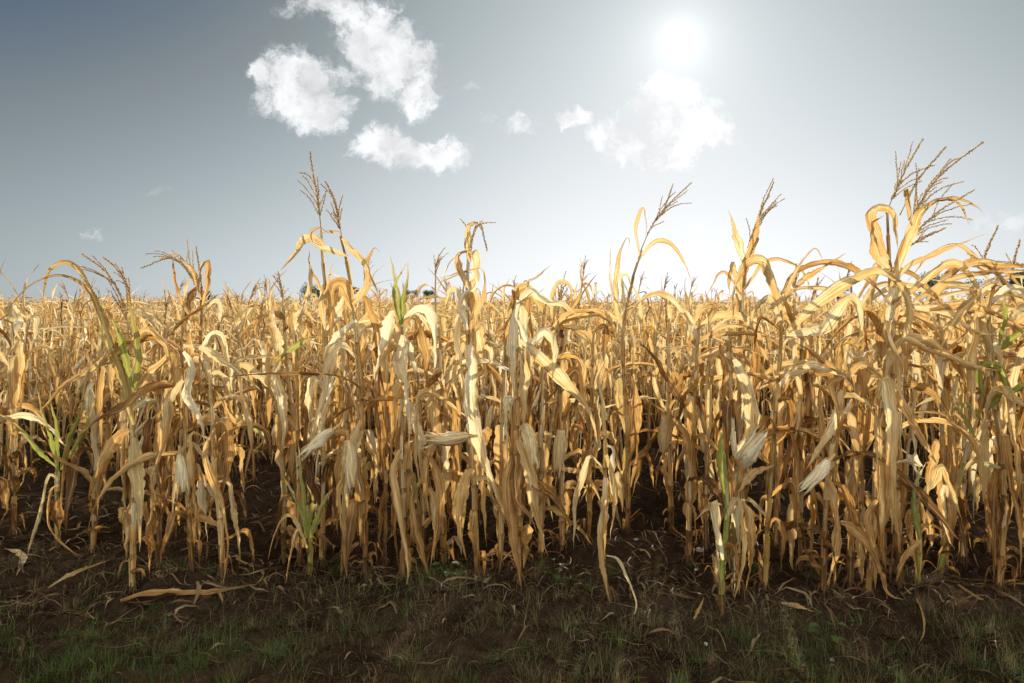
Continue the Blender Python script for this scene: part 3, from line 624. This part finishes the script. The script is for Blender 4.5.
hero('corn plant with a bare whitish ear dangling loose at knee height', 3.5, [(822, 596), (826, 500), (836, 420), (844, 372)], 10, seed=39, leaves=[
    ([(845, 378), (825, 370), (795, 368), (762, 384)], .055, .72, 0, .4, 1.1), ([(844, 375), (830, 366), (812, 352), (795, 342)], .045, .4, 0, .4, 1.1),
    ([(842, 390), (836, 425), (820, 450), (806, 470)], .07, .6, 0, .3, .8), ([(846, 378), (866, 365), (885, 380), (892, 400)], .06, .45, 0, .4, .9),
    ([(828, 480), (836, 500), (838, 540), (828, 590)], .07, .4, 0, .4, .9)], ears=[(828, 461, 801, 489, -.10, .026)])
hero('corn plant with a thick arched leaf hooping over in front of the right-hand tassels', 3.45, [(868, 604), (872, 520), (876, 440), (884, 370), (890, 318)], 10, seed=41, leaves=[
    ([(788, 332, .05), (815, 306, 0), (846, 284, -.05), (878, 272, -.1), (902, 288, -.14), (910, 315, -.16), (900, 342, -.14), (884, 362, -.1)], .075, .62, .1, .3, .8),
    ([(786, 333, .05), (825, 326, 0), (850, 298, -.05), (860, 330, -.1), (850, 350, -.1)], .08, .72, 0, .3, .8),
    ([(880, 400), (890, 380), (908, 410), (925, 440), (940, 470)], .08, .5, 0, .3, .8), ([(885, 360), (905, 340), (930, 350), (960, 360), (985, 374)], .05, .5, 0, .4, 1.0),
    ([(878, 500), (868, 520), (878, 560), (888, 592), (905, 600)], .06, .35, 0, .5, .9)])
hero('tallest corn plant at the right with three feathery tassels fanned towards the sky', 3.6, [(900, 588), (896, 500), (892, 400), (893, 320), (888, 250), (886, 212)], 11, seed=43, leaves=[
    ([(889, 260), (880, 240), (871, 215), (880, 206), (892, 210), (896, 222), (898, 250)], .07, .6, 0, .3, .8), ([(891, 270), (876, 250), (872, 225), (884, 215)], .06, .55, 0, .3, 1.0),
    ([(892, 290), (900, 262), (914, 225), (936, 200), (960, 204), (970, 225)], .065, .5, 0, .3, .9), ([(936, 200), (956, 198), (975, 205), (985, 214)], .03, .4, 0, .3, 1.0),
    ([(890, 300), (905, 270), (940, 252), (988, 233)], .035, .62, 0, .3, 1.0), ([(893, 310), (925, 280), (958, 262), (980, 300), (962, 345)], .05, .6, 0, .3, .9),
    ([(912, 225), (908, 200), (906, 190), (912, 215)], .03, .45, 0, .3, .9)],
    tas=[(886, 214), (896, 190), (908, 165), (923, 139)], nbr=6, more_tas=[([(905, 240), (922, 200), (944, 172), (983, 142)], 8), ([(900, 215), (915, 185), (930, 165), (946, 147)], 0), ([(898, 262), (912, 238), (938, 212), (974, 190)], 5), ([(905, 250), (920, 240), (945, 228)], 3)], hi=.85)
hero('short corn plant with a folded green stem base right of the twin stalks', 3.6, [(917, 585), (921, 540), (920, 500), (923, 466)], 3, seed=45, green=.9, lo=.3, hi=.6, leaves=[
    ([(921, 540), (914, 505), (918, 480), (926, 462)], .05, .7, 1.1, .2, 1.2), ([(923, 466), (912, 455), (920, 475), (930, 480)], .04, .85, 0, .4, 1.0), ([(921, 466), (905, 462), (886, 466)], .025, .85, 0, .3, 1.0),
    ([(922, 540), (905, 560), (896, 585)], .045, .4, 0, .4, 1.0), ([(920, 500), (935, 480), (945, 470), (962, 520)], .05, .55, 0, .4, .9)])
hero('corn plant leaning right on a green stalk with limp green leaves near its top', 3.72, [(938, 574), (950, 520), (966, 460), (982, 408), (990, 370)], 5, seed=47, green=1.0, lo=.1, hi=.5, r0=.012, leaves=[
    ([(985, 395), (980, 378), (988, 365), (1003, 372), (1010, 395), (1024, 450)], .055, .6, 1.2, .2, .7), ([(984, 412), (1000, 398), (1020, 388), (1045, 375)], .05, .6, 1.2, .2, .7),
    ([(982, 420), (968, 405), (956, 412), (952, 420)], .035, .7, 1.0, .4, .8), ([(976, 438), (966, 420), (952, 402)], .03, .6, 1.1, .3, .7), ([(975, 462), (995, 466), (1015, 478), (1040, 492)], .035, .8, .6, .3, .8),
    ([(955, 505), (945, 490), (948, 530), (955, 550)], .06, .7, 0, .4, .9)])
hero('corn plant bent over at the right edge with tassels lying level along its dark leaves', 3.55, [(1000, 590), (1004, 480), (995, 380), (990, 310), (1000, 275)], 11, seed=49, leaves=[
    ([(960, 270), (985, 262), (1010, 266), (1045, 262)], .06, .45, 0, .3, 1.0), ([(915, 300), (950, 280), (990, 272), (1040, 270)], .05, .55, 0, .4, 1.1), ([(930, 310), (970, 305), (1005, 318), (1040, 345)], .055, .5, 0, .3, .9),
    ([(1000, 280), (975, 300), (950, 330), (935, 370)], .05, .5, 0, .4, 1.0), ([(1002, 350), (1012, 340), (1030, 325)], .045, .4, 1.4, .2, .8), ([(1000, 345), (1006, 320), (1004, 300), (1012, 290)], .03, .4, 1.2, .2, .8),
    ([(900, 330), (935, 345), (970, 365), (1010, 372)], .06, .5, 0, .4, .9), ([(905, 305), (945, 312), (975, 330), (1015, 338)], .045, .7, 0, .4, .9)],
    tas=[(942, 262), (970, 264), (1000, 266), (1030, 263)], nbr=3, more_tas=[([(1000, 275), (985, 262), (990, 245), (998, 226)], 3), ([(1010, 280), (1014, 262), (1020, 240)], 3)], hi=.9)
def swept(seed, n, x0, x1, y0, y1):
    r_ = np.random.default_rng(seed); out = []
    for k in range(n):
        x = r_.uniform(x0, x1); y = r_.uniform(y0, y1); d = 1 if r_.uniform() < .8 else -1; l = r_.uniform(60, 130); up = r_.uniform(8, 38); dn = r_.uniform(-5, 60)
        out.append(([(x, y, r_.uniform(-.1, .1)), (x + d * l * .3, y - up, r_.uniform(-.2, .05)), (x + d * l * .65, y - up * .9 + dn * .1, r_.uniform(-.25, .05)), (x + d * l, y + dn, r_.uniform(-.3, 0))], r_.uniform(.03, .065), r_.uniform(.3, .75), 0, r_.uniform(.2, 1.2), r_.uniform(.7, 1.6)))
    return out
hero('tousled corn plant whose many leaves blow right, between the tallest plant and the right edge', 3.85, [(945, 568), (944, 480), (940, 380), (938, 305)], 10, seed=81, leaves=swept(811, 13, 915, 955, 290, 390))
hero('tousled corn plant with leaves blown right, behind the hooped leaf', 3.95, [(862, 560), (862, 480), (866, 380), (868, 312)], 10, seed=82, leaves=swept(812, 9, 845, 880, 300, 400))
hero('tousled corn plant filling the space beside the bent plant at the right edge', 4.05, [(990, 555), (988, 480), (984, 380), (982, 295)], 10, seed=83, leaves=swept(813, 12, 960, 1000, 280, 380))
hero('loose leaning corn plant with crossing leaves, left of the tassel under the right cloud', 3.95, [(688, 560), (690, 480), (694, 400), (698, 318)], 9, seed=84, leaves=swept(814, 6, 685, 705, 320, 400))
# the plainer neighbours standing between them
for (lab, D0, px, top, dx, seed, nl, er) in [
    ('dull brown corn plant cut by the left edge of the photo behind the green-bladed one', 4.3, 14, 315, -4, 61, 11, ()),
    ('drooping corn plant between the green-bladed plant and the arched one', 4.1, 92, 330, 8, 62, 11, ()),
    ('corn plant close right of the arched one with curled tan leaves', 3.85, 158, 325, 2, 63, 10, ()),
    ('rust-leaved corn plant just right of the plant with the yellow-green bent leaf', 3.95, 300, 330, -6, 64, 9, ()),
    ('corn plant crowded between the two tall tasselled plants left of centre', 3.85, 343, 335, 3, 65, 11, ()),
    ('slim corn plant hidden behind the white-topped plant, its tip just left of it', 3.95, 384, 312, 4, 66, 12, ()),
    ('corn plant with hanging tan leaves left of the sideways ear', 3.9, 444, 326, -3, 67, 9, ()),
    ('corn plant tight against the snapped plant on its left side', 3.75, 500, 322, 3, 68, 9, ()),
    ('leafy corn plant just right of the snapped plant and behind its slanting leaf', 4.0, 540, 308, 5, 69, 10, ()),
    ('corn plant with orange hanging leaves behind the slanting leaf near its tip', 4.2, 588, 330, 6, 70, 11, ()),
    ('corn plant leaning behind the broken green stem', 4.1, 706, 310, 3, 71, 10, ()),
    ('corn plant with a small pale ear hanging high, right of the stout stalk', 3.9, 800, 322, 2, 72, 10, [(800, 402, 797, 436, -.08, .022)]),
    ('corn plant close left of the hooped leaf with smooth yellow stalk', 3.6, 850, 345, 8, 73, 10, ()),
    ('corn plant wedged between the hooped-leaf plant and the tallest plant', 3.75, 884, 330, -2, 74, 11, ()),
    ('leafy corn plant behind the leaning green stalk', 3.95, 962, 318, 6, 75, 11, ()),
    ('corn plant cut by the right edge of the photo', 3.75, 1030, 300, 4, 76, 11, ())]:
    by = HY + F * CH / D0
    hero(lab, D0, [(px, by), (px + dx * .4, by - (by - top) * .4), (px + dx, top + 20), (px + dx * 1.3, top)], nl, seed=seed, ears=er)

# ------------------------------------------------------------------ the rows behind: one plant of each kind, then copies
rng = np.random.default_rng(77)
pos = []
for k in range(0, 60):
    yc0 = 3.45 + k * .86
    half = yc0 * .80 + 1.3
    x = -half + rng.uniform(0, .2)
    while x < half:
        yy = float(row_y(min(max(x, -8), 8), k)) + rng.normal() * .05
        ok = True
        if k == 0: ok = abs(x) > yy * .78
        if k == 1: ok = rng.uniform() < .42
        if k == 2: ok = rng.uniform() < .8
        if k == 1 and .36 < x < 1.12: ok = False               # the bare gap in the second row
        if k == 1 and -.48 < x < .2: ok = rng.uniform() < .15
        if k == 2 and -.5 < x < .1: ok = rng.uniform() < .5
        if k == 2 and .45 < x < 1.25: ok = rng.uniform() < .12
        if k == 3 and .5 < x < 1.3: ok = rng.uniform() < .6
        if ok and all((x - a) ** 2 + (yy - b) ** 2 > .03 for a, b in front_xy): pos.append((k, x, yy))
        x += (rng.uniform(.17, .36) if k < 4 else rng.uniform(.13, .27)) if k < 22 else rng.uniform(.3, .5)
inview = [(k, x, y) for (k, x, y) in pos if abs(x) < y * .78 + .2]
inview.sort(key=lambda p: p[2])
NEAR = set(inview[:300 - len(front_xy)])
specs = [dict(H=1.30, nl=14, ears=1, has_tassel=True), dict(H=1.42, nl=15, ears=0, has_tassel=True), dict(H=1.26, nl=14, ears=1, has_tassel=False), dict(H=1.50, nl=14, ears=1, has_tassel=True),
         dict(H=1.33, nl=15, ears=0, has_tassel=False), dict(H=1.40, nl=15, ears=1, has_tassel=False), dict(H=1.15, nl=13, ears=0, has_tassel=False), dict(H=1.36, nl=14, ears=0, has_tassel=False)]
protos = []
def copy_plant(src, loc, rz, s, label, group):
    r = src.copy(); COL.objects.link(r); r.location = loc; r.rotation_euler = (0, 0, rz); r.scale = (s, s, s); r['label'] = label; r['group'] = group
    for ch in src.children:
        c = ch.copy(); COL.objects.link(c); c.parent = r
    return r
used = [False] * 24
LAB = {'second': 'dried tan corn plant standing in the second row, directly behind the front row', 'deep': 'dried golden corn plant crowded in the rows deep behind the second row'}
GR = {'second': 'corn plants of the second row', 'deep': 'corn plants of the deeper rows'}
specs += [dict(H=1.2, nl=11, ears=1, has_tassel=True), dict(H=1.46, nl=12, ears=0, has_tassel=False), dict(H=1.36, nl=13, ears=2, has_tassel=False), dict(H=1.28, nl=10, ears=0, has_tassel=True)]
for (i, lod) in [(i, l) for l in (0, 1) for i in range(12)]:
    r_ = np.random.default_rng(200 + i + 50 * lod)
    parts = plant_parts(r_, lod=lod, bent=float(i in (2, 6)), **{**specs[i], 'nl': specs[i]['nl'] + 5 * lod})
    root = empty('corn_plant', (0, 0, 0)); tag(root, LAB['deep'], 'corn plant', GR['deep'])
    link_plant(parts, root, merge_leaves=lod == 1); protos.append(root)
for j, (k, x, y) in enumerate([p for p in pos if p in NEAR]):
    z = ground_z(x, y); lod = 0 if k <= 1 else 1; i = int(rng.integers(0, 12)) + 12 * lod; key = 'second' if k <= 1 else 'deep'
    rz = rng.uniform(0, 6.28); s = rng.uniform(.88, 1.09) if k <= 2 else rng.uniform(.82, 1.08) + .13 * (rng.uniform() < .22)
    if not used[i]:
        used[i] = True; r = protos[i]; r.location = (x, y, z); r.rotation_euler = (0, 0, rz); r.scale = (s, s, s); r['label'] = LAB[key]; r['group'] = GR[key]
    else: copy_plant(protos[i], (x, y, z), rz, s, LAB[key], GR[key])
for i, u_ in enumerate(used):
    if not u_:
        for ch in list(protos[i].children): bpy.data.objects.remove(ch)
        bpy.data.objects.remove(protos[i])

# the rest of the field, too many to count
def flat(parts):
    m = MB()
    for l in [parts['stalk']] + parts['leaf'] + ([parts['tassel']] if parts['tassel'] else []) + parts['ear']: m.extend(l)
    return m
mid = [flat(plant_parts(np.random.default_rng(300 + i), lod=1, bent=float(i == 6), **{**specs[i], 'nl': specs[i]['nl'] + 5})) for i in range(12)]
low = [flat(plant_parts(np.random.default_rng(320 + i), lod=2, **{**specs[i], 'nl': 11, 'ears': 0})) for i in range(12)]
field = MB()
def put(src, x, y, s):
    a = rng.uniform(0, 6.28); R = np.array([[math.cos(a), -math.sin(a), 0], [math.sin(a), math.cos(a), 0], [0, 0, 1]]) * s
    field.extend(src, R, np.array([x, y, ground_z(x, y)]), dr=rng.normal() * .09 - .07)
for (k, x, y) in pos:
    if (k, x, y) in NEAR: continue
    put((mid if y < 15 and abs(x) < y * .8 + .5 else low)[int(rng.integers(0, 12))], x, y, rng.uniform(.80, 1.08))
for k in range(2600):
    y = 55 * (150 / 55) ** rng.uniform(0, 1); x = rng.uniform(-.8, .8) * y
    put(low[int(rng.integers(0, 12))], x, y, rng.uniform(.85, 1.04))
for m_ in range(len(field.mi)): field.mi[m_] = np.zeros_like(field.mi[m_])
tag(field.obj('corn_field', M_LEAF), 'mass of dried golden corn stretching back to the horizon', None, None, 'stuff')

# ------------------------------------------------------------------ litter, grass, weeds, stones, fallen leaves
rng = np.random.default_rng(5)
lit = MB()
for k in range(3600):
    y = 2.3 + abs(rng.normal()) * 2.6; x = rng.uniform(-.85, .85) * y
    if y < 3.2 and rng.uniform() < .72: continue
    ln = rng.uniform(.03, .22) if rng.uniform() < .8 else rng.uniform(.2, .4); a = rng.uniform(0, 6.28); cv = rng.normal() * 1.5
    n = 6; t = np.linspace(0, 1, n); aa = a + cv * t * ln * 4
    P = np.stack([x + np.cumsum(np.cos(aa)) * ln / n, y + np.cumsum(np.sin(aa)) * ln / n, np.zeros(n)], 1)
    P[:, 2] = gh(P[:, 0], P[:, 1]) + .004 + rng.uniform(0, .03) * np.sin(t * 3.1) + rng.uniform(0, .03) * t * (rng.uniform() < .3)
    r_ = rng.uniform()
    ribbon(lit, P, ln, rng.uniform(.003, .007) if r_ < (.85 if y < 3.4 else .55) else rng.uniform(.008, .024), rng, curl=rng.uniform(.5, 2), twist=rng.uniform(-1, 1), K=3, tint=(rng.uniform(-.05, .55), 0, 0), wave=.2, S0=(math.sin(a), -math.cos(a), 0))
tag(lit.obj('litter', M_LITTER), 'scattered straw scraps and leaf bits over the dark soil', None, None, 'stuff')

def blade(mb, x, y, h, w_, az, lean, tn):
    z = ground_z_fast(x, y); n = 5; t = np.linspace(0, 1, n); r = lean * h * t ** 1.8
    P = np.stack([x + np.cos(az) * r, y + np.sin(az) * r, z - .005 + h * t * (1 - .35 * lean * t)], 1)
    sd = np.array([-math.sin(az), math.cos(az), 0]) * w_ / 2
    V = np.concatenate([np.stack([p - sd * (1 - tt) , p + sd * (1 - tt)]) for p, tt in zip(P[:-1], t[:-1])] + [P[-1:]])
    q = [(2 * i, 2 * i + 1, 2 * i + 3, 2 * i + 2) for i in range(n - 2)]
    mb.add(V, np.zeros((len(V), 3)), (tn, 0, 0), q=q, t=[(2 * n - 4, 2 * n - 3, 2 * n - 2)])
ground_z_fast = ground_z
gr_mb = MB()
tufts = []
for k in range(430):
    y = rng.uniform(2.15, 3.15) if rng.uniform() < .85 else rng.uniform(3.1, 3.9); x = rng.uniform(-.8, .8) * y
    tufts.append((x, y, rng.choice([.75, .25], p=[.62, .38] if x > -.9 else [.3, .7]), rng.uniform(.6, 1.1)))
for (px, py, s) in [(60, 668, 1.5), (85, 655, 1.4), (200, 662, 1.6), (240, 650, 1.3), (195, 640, 1.2), (160, 655, 1.3), (270, 655, 1.2), (28, 660, 1.3), (590, 668, 1.1), (430, 585, .9), (455, 580, .8), (565, 585, .9), (590, 590, .9), (170, 560, 1.1), (180, 555, 1.0), (125, 560, .8), (880, 560, .8),
                    (990, 665, 1.1), (940, 672, 1.1), (150, 668, 1.2), (110, 665, 1.2), (300, 668, 1.1)]:
    y = F * CH / (py - HY + 8); tufts.append(((px - CX) / F * y, y, .12, s))
for (x, y, g0, s) in tufts:
    for j in range(int(rng.integers(26, 60))):
        rr = abs(rng.normal()) * .055 * s; a = rng.uniform(0, 6.28)
        blade(gr_mb, x + rr * math.cos(a), y + rr * math.sin(a), rng.uniform(.035, .12) * s, rng.uniform(.0015, .0032), a + rng.normal() * .6, rng.uniform(.1, 1.3), np.clip(g0 + rng.normal() * .13, 0, 1))
for k in range(3800):
    y = rng.uniform(2.1, 3.3); x = rng.uniform(-.8, .8) * y
    blade(gr_mb, x, y, rng.uniform(.02, .08), .0025, rng.uniform(0, 6.28), rng.uniform(.4, 1.8), np.clip(rng.choice([.3, .75]) + rng.normal() * .12, 0, 1))
for k in range(2600):                                     # withered thin weeds matted round the feet of the front row
    x = rng.uniform(-.8, .8) * 3.5; y = float(row_y(x, 0)) - .12 + rng.normal() * .17
    if vnoise(np.array([x * 2.3]), np.array([y * 2.3]), 9)[0] < .42: continue
    blade(gr_mb, x, y, rng.uniform(.05, .19), rng.uniform(.0016, .003), rng.uniform(0, 6.28), rng.uniform(.5, 2.0), np.clip(rng.choice([.7, .8, .3], p=[.5, .3, .2]) + rng.normal() * .12, 0, 1))
tag(gr_mb.obj('grass', M_GRASS), 'thin patchy grass, green and withered, on the bare verge', None, None, 'stuff')

def fallen(label, pts, wd, tn, seed, curl=.9, tw=.5):
    r_ = np.random.default_rng(seed); Q = []
    for (px, py, up) in pts:
        y = F * CH / (py - HY); x = (px - CX) / F * y; y = F * (CH - up) / (py - HY); x = (px - CX) / F * y
        Q.append((x, y, max(ground_z(x, y), -.02) * .5 + .012 + up))
    P, L = resample(Q, 24); mb = MB(); c = P.mean(0)
    ribbon(mb, P - c, L, wd, r_, curl=curl, twist=tw, K=5, tint=(tn, 0, 0), wave=.3, S0=(0, 1, .2))
    o = mb.obj('fallen_leaf', M_LEAF, None, loc=c); tag(o, label, 'corn leaf', 'dead corn leaves lying on the soil')
fallen('long flat tan leaf lying on the soil, widest of the fallen leaves, at the left', [(120, 600, .0), (150, 592, .02), (200, 594, .01), (262, 587, .0)], .06, .32, 1, .7, .3)
fallen('narrow dry leaf lying slantwise on soil below the arched plant', [(48, 588, .0), (75, 572, .02), (110, 560, .03)], .03, .45, 2)
fallen('pale yellow crumpled leaf end on the soil at the far left', [(0, 552, .02), (18, 556, .03), (24, 566, .02), (16, 580, .0)], .05, .85, 3, .6)
fallen('thin dead leaf hooked on the bare soil left of the small green plant', [(236, 560, .02), (262, 575, .0), (255, 590, .01)], .025, .4, 4)
fallen('small tan leaf curled on the soil right of the sideways ear plant', [(440, 556, .0), (455, 540, .03), (462, 556, .02)], .04, .7, 5)
fallen('dry leaf flat on the ground between the sideways ear and the snapped plant', [(482, 556, .0), (498, 553, .01), (514, 556, .0)], .04, .6, 6)
fallen('stubby leaf scrap standing up beside the loop of the slender broken stalk', [(694, 622, .0), (700, 610, .02), (704, 600, .04)], .02, .45, 7)
fallen('pale tan strip of leaf on dark soil under the dangling white ear', [(782, 604, .01), (800, 610, .02), (816, 617, .0)], .035, .6, 8)
fallen('long thin leaf strip snaking over the soil at the lower right', [(904, 588, .02), (920, 612, .02), (924, 632, .0), (918, 646, .0)], .022, .4, 9, 1.2)
fallen('dull leaf strip lying slanted on the ground at the right edge', [(958, 590, .02), (980, 604, .01), (1010, 626, .0)], .025, .3, 10, 1.2)
fallen('bright leaf scrap on the bare soil gap behind the broken slender stalk', [(588, 498, .0), (600, 494, .02), (612, 498, .0)], .04, .6, 11)

def weed(label, px, py, s, seed):
    r_ = np.random.default_rng(seed); y = F * CH / (py - HY); x = (px - CX) / F * y; mb = MB()
    root = empty('weed', (x, y, ground_z(x, y))); st = MB(); lf = MB()
    for k in range(7):
        a = k * 2.4; h = .03 + .012 * k; o = np.array([math.cos(a), math.sin(a), 0])
        tip = o * .03 * s + np.array([0, 0, h]) * s
        tube(st, np.stack([np.zeros(3), tip * .5 + [0, 0, .006], tip]), .0012, 4, (.1, 0, 0))
        P = tip + o[None, :] * (np.linspace(0, .035, 6) * s)[:, None] - np.array([0, 0, 1.0]) * (np.linspace(0, .1, 6) ** 2)[:, None]
        ribbon(lf, P, .035, .024 * s, r_, curl=.3, twist=0, K=3, tint=(.12 + r_.uniform(0, .15), 0, 0), wave=.1, blunt=True, base_w=.2)
    st.obj('stem', M_GRASS, root); lf.obj('foliage', M_GRASS, root)
    tag(root, label, 'weed', 'small broad-leaved weeds on the verge')
weed('tiny bright green broad-leaved weed alone on dark soil at the lower right', 827, 642, 1.3, 1)
weed('small green weed on the soil under the white-topped corn plant', 447, 592, 1.2, 2)
weed('small green weed by the foot of the corn plant with the hanging gap ear', 556, 592, 1.1, 3)

def stone(label, px, py, r, seed):
    r_ = np.random.default_rng(seed); y = F * CH / (py - HY); x = (px - CX) / F * y
    nu, nv = 12, 8; V = []
    sc_ = r_.uniform(.7, 1.3, 3) * np.array([1, 1, .65]); f = r_.normal(size=(4, 3)) * 2
    for j in range(nv):
        th = math.pi * (j + .5) / nv
        for i in range(nu):
            ph = 2 * math.pi * i / nu; d = np.array([math.sin(th) * math.cos(ph), math.sin(th) * math.sin(ph), math.cos(th)])
            V.append(d * sc_ * r * (1 + .1 * sum(math.sin(float(np.dot(q, d)) + i_) for i_, q in enumerate(f))))
    idx = np.arange(nu * nv).reshape(nv, nu); nx_ = np.roll(idx, -1, 1)
    q = np.stack([idx[:-1], idx[1:], nx_[1:], nx_[:-1]], -1).reshape(-1, 4); V += [V[0] * [0, 0, 1], V[-1] * [0, 0, 1]]
    t = [(int(idx[0, i]), int(nx_[0, i]), nu * nv) for i in range(nu)] + [(int(nx_[-1, i]), int(idx[-1, i]), nu * nv + 1) for i in range(nu)]
    mb = MB(); mb.add(np.array(V), np.zeros((len(V), 3)), (0, 0, 0), q=q, t=t)
    tag(mb.obj('stone', M_STONE, None, loc=(x, y, ground_z(x, y) + r * .3)), label, 'stone', 'small stones on the soil')
stone('pale grey stone in the bare gap, just left of the broken green stem', 700, 554, .022, 1)
stone('small pale pebble on the verge below the dangling white ear', 832, 652, .012, 2)
stone('small pale pebble in front of the fallen stubby leaf scrap', 706, 638, .012, 3)
stone('tiny pale pebble in the middle of the bare gap', 636, 541, .012, 4)

# ------------------------------------------------------------------ far trees on the horizon
def tree(label, px, top, D0, wpx, seed):
    r_ = np.random.default_rng(seed); x = (px - CX) / F * D0; H = CH + (HY - top) / F * D0; Wd = wpx / F * D0
    root = empty('tree', (x, D0, 0)); tr = MB()
    tube(tr, np.array([(0, 0, -.2), (.1, 0, H * .3), (.05, .1, H * .75)]), np.array([.35, .26, .08]) * H / 8, 8, (.3, 0, 0), L=H)
    lobes = []
    for k in range(11):
        a = r_.uniform(0, 6.28); rr = Wd * .36 * math.sqrt(r_.uniform()); z = H * r_.uniform(.38, .86)
        c = np.array([rr * math.cos(a), rr * math.sin(a), z]); lobes.append((c, Wd * r_.uniform(.14, .22)))
        b = np.array([.05, 0, H * r_.uniform(.25, .5)]); tube(tr, np.stack([b, (b + c) / 2 + [0, 0, H * .03], c]), np.array([.1, .07, .03]) * H / 8, 5, (.3, 0, 0), L=2)
    tr.obj('trunk', M_BARK, root)
    cr = MB(); n = 2600; c = np.array([lobes[i][0] for i in r_.integers(0, 11, n)]); rad = np.array([lobes[i][1] for i in r_.integers(0, 11, n)])
    d = nrm(r_.normal(size=(n, 3))); p = c + d * (rad * r_.uniform(.35, 1.08, n))[:, None] * np.array([1, 1, .8]); p[:, 2] = np.minimum(p[:, 2], H)
    a = nrm(r_.normal(size=(n, 3))); b = nrm(np.cross(a, r_.normal(size=(n, 3)))); sz = (H / 8 * r_.uniform(.10, .24, n))[:, None]
    V = np.stack([p - a * sz, p + b * sz * .6, p + a * sz, p - b * sz * .6], 1).reshape(-1, 3)
    cr.add(V, V * 0, (0, 0, 0), q=np.arange(n * 4).reshape(n, 4)); cr.obj('crown', M_CROWN, root)
    tag(root, label, 'tree', 'trees on the horizon')
tree('broad dark tree on the horizon behind the straight upright tassel plant', 318, 281, 240, 40, 1)
tree('dark round tree on the horizon between the two tall left plants', 352, 285, 260, 20, 2)
tree('small round tree on the horizon just left of the curl-topped plant', 429, 288, 280, 17, 3)
tree('low tree on the horizon directly behind the green upright blades', 412, 290, 290, 20, 4)
tree('pale small tree on the horizon behind the far left corn tops', 208, 290, 270, 16, 5)
tree('low dark tree on the horizon behind the hooped leaf', 838, 284, 220, 28, 6)
tree('large tree on the horizon behind the rightmost bent plant', 938, 272, 200, 48, 7)
tree('dark tree on the horizon at the very right edge of the photo', 1030, 262, 180, 40, 8)
tree('wide tree on the horizon right of the three fanned tassels', 985, 279, 210, 46, 9)
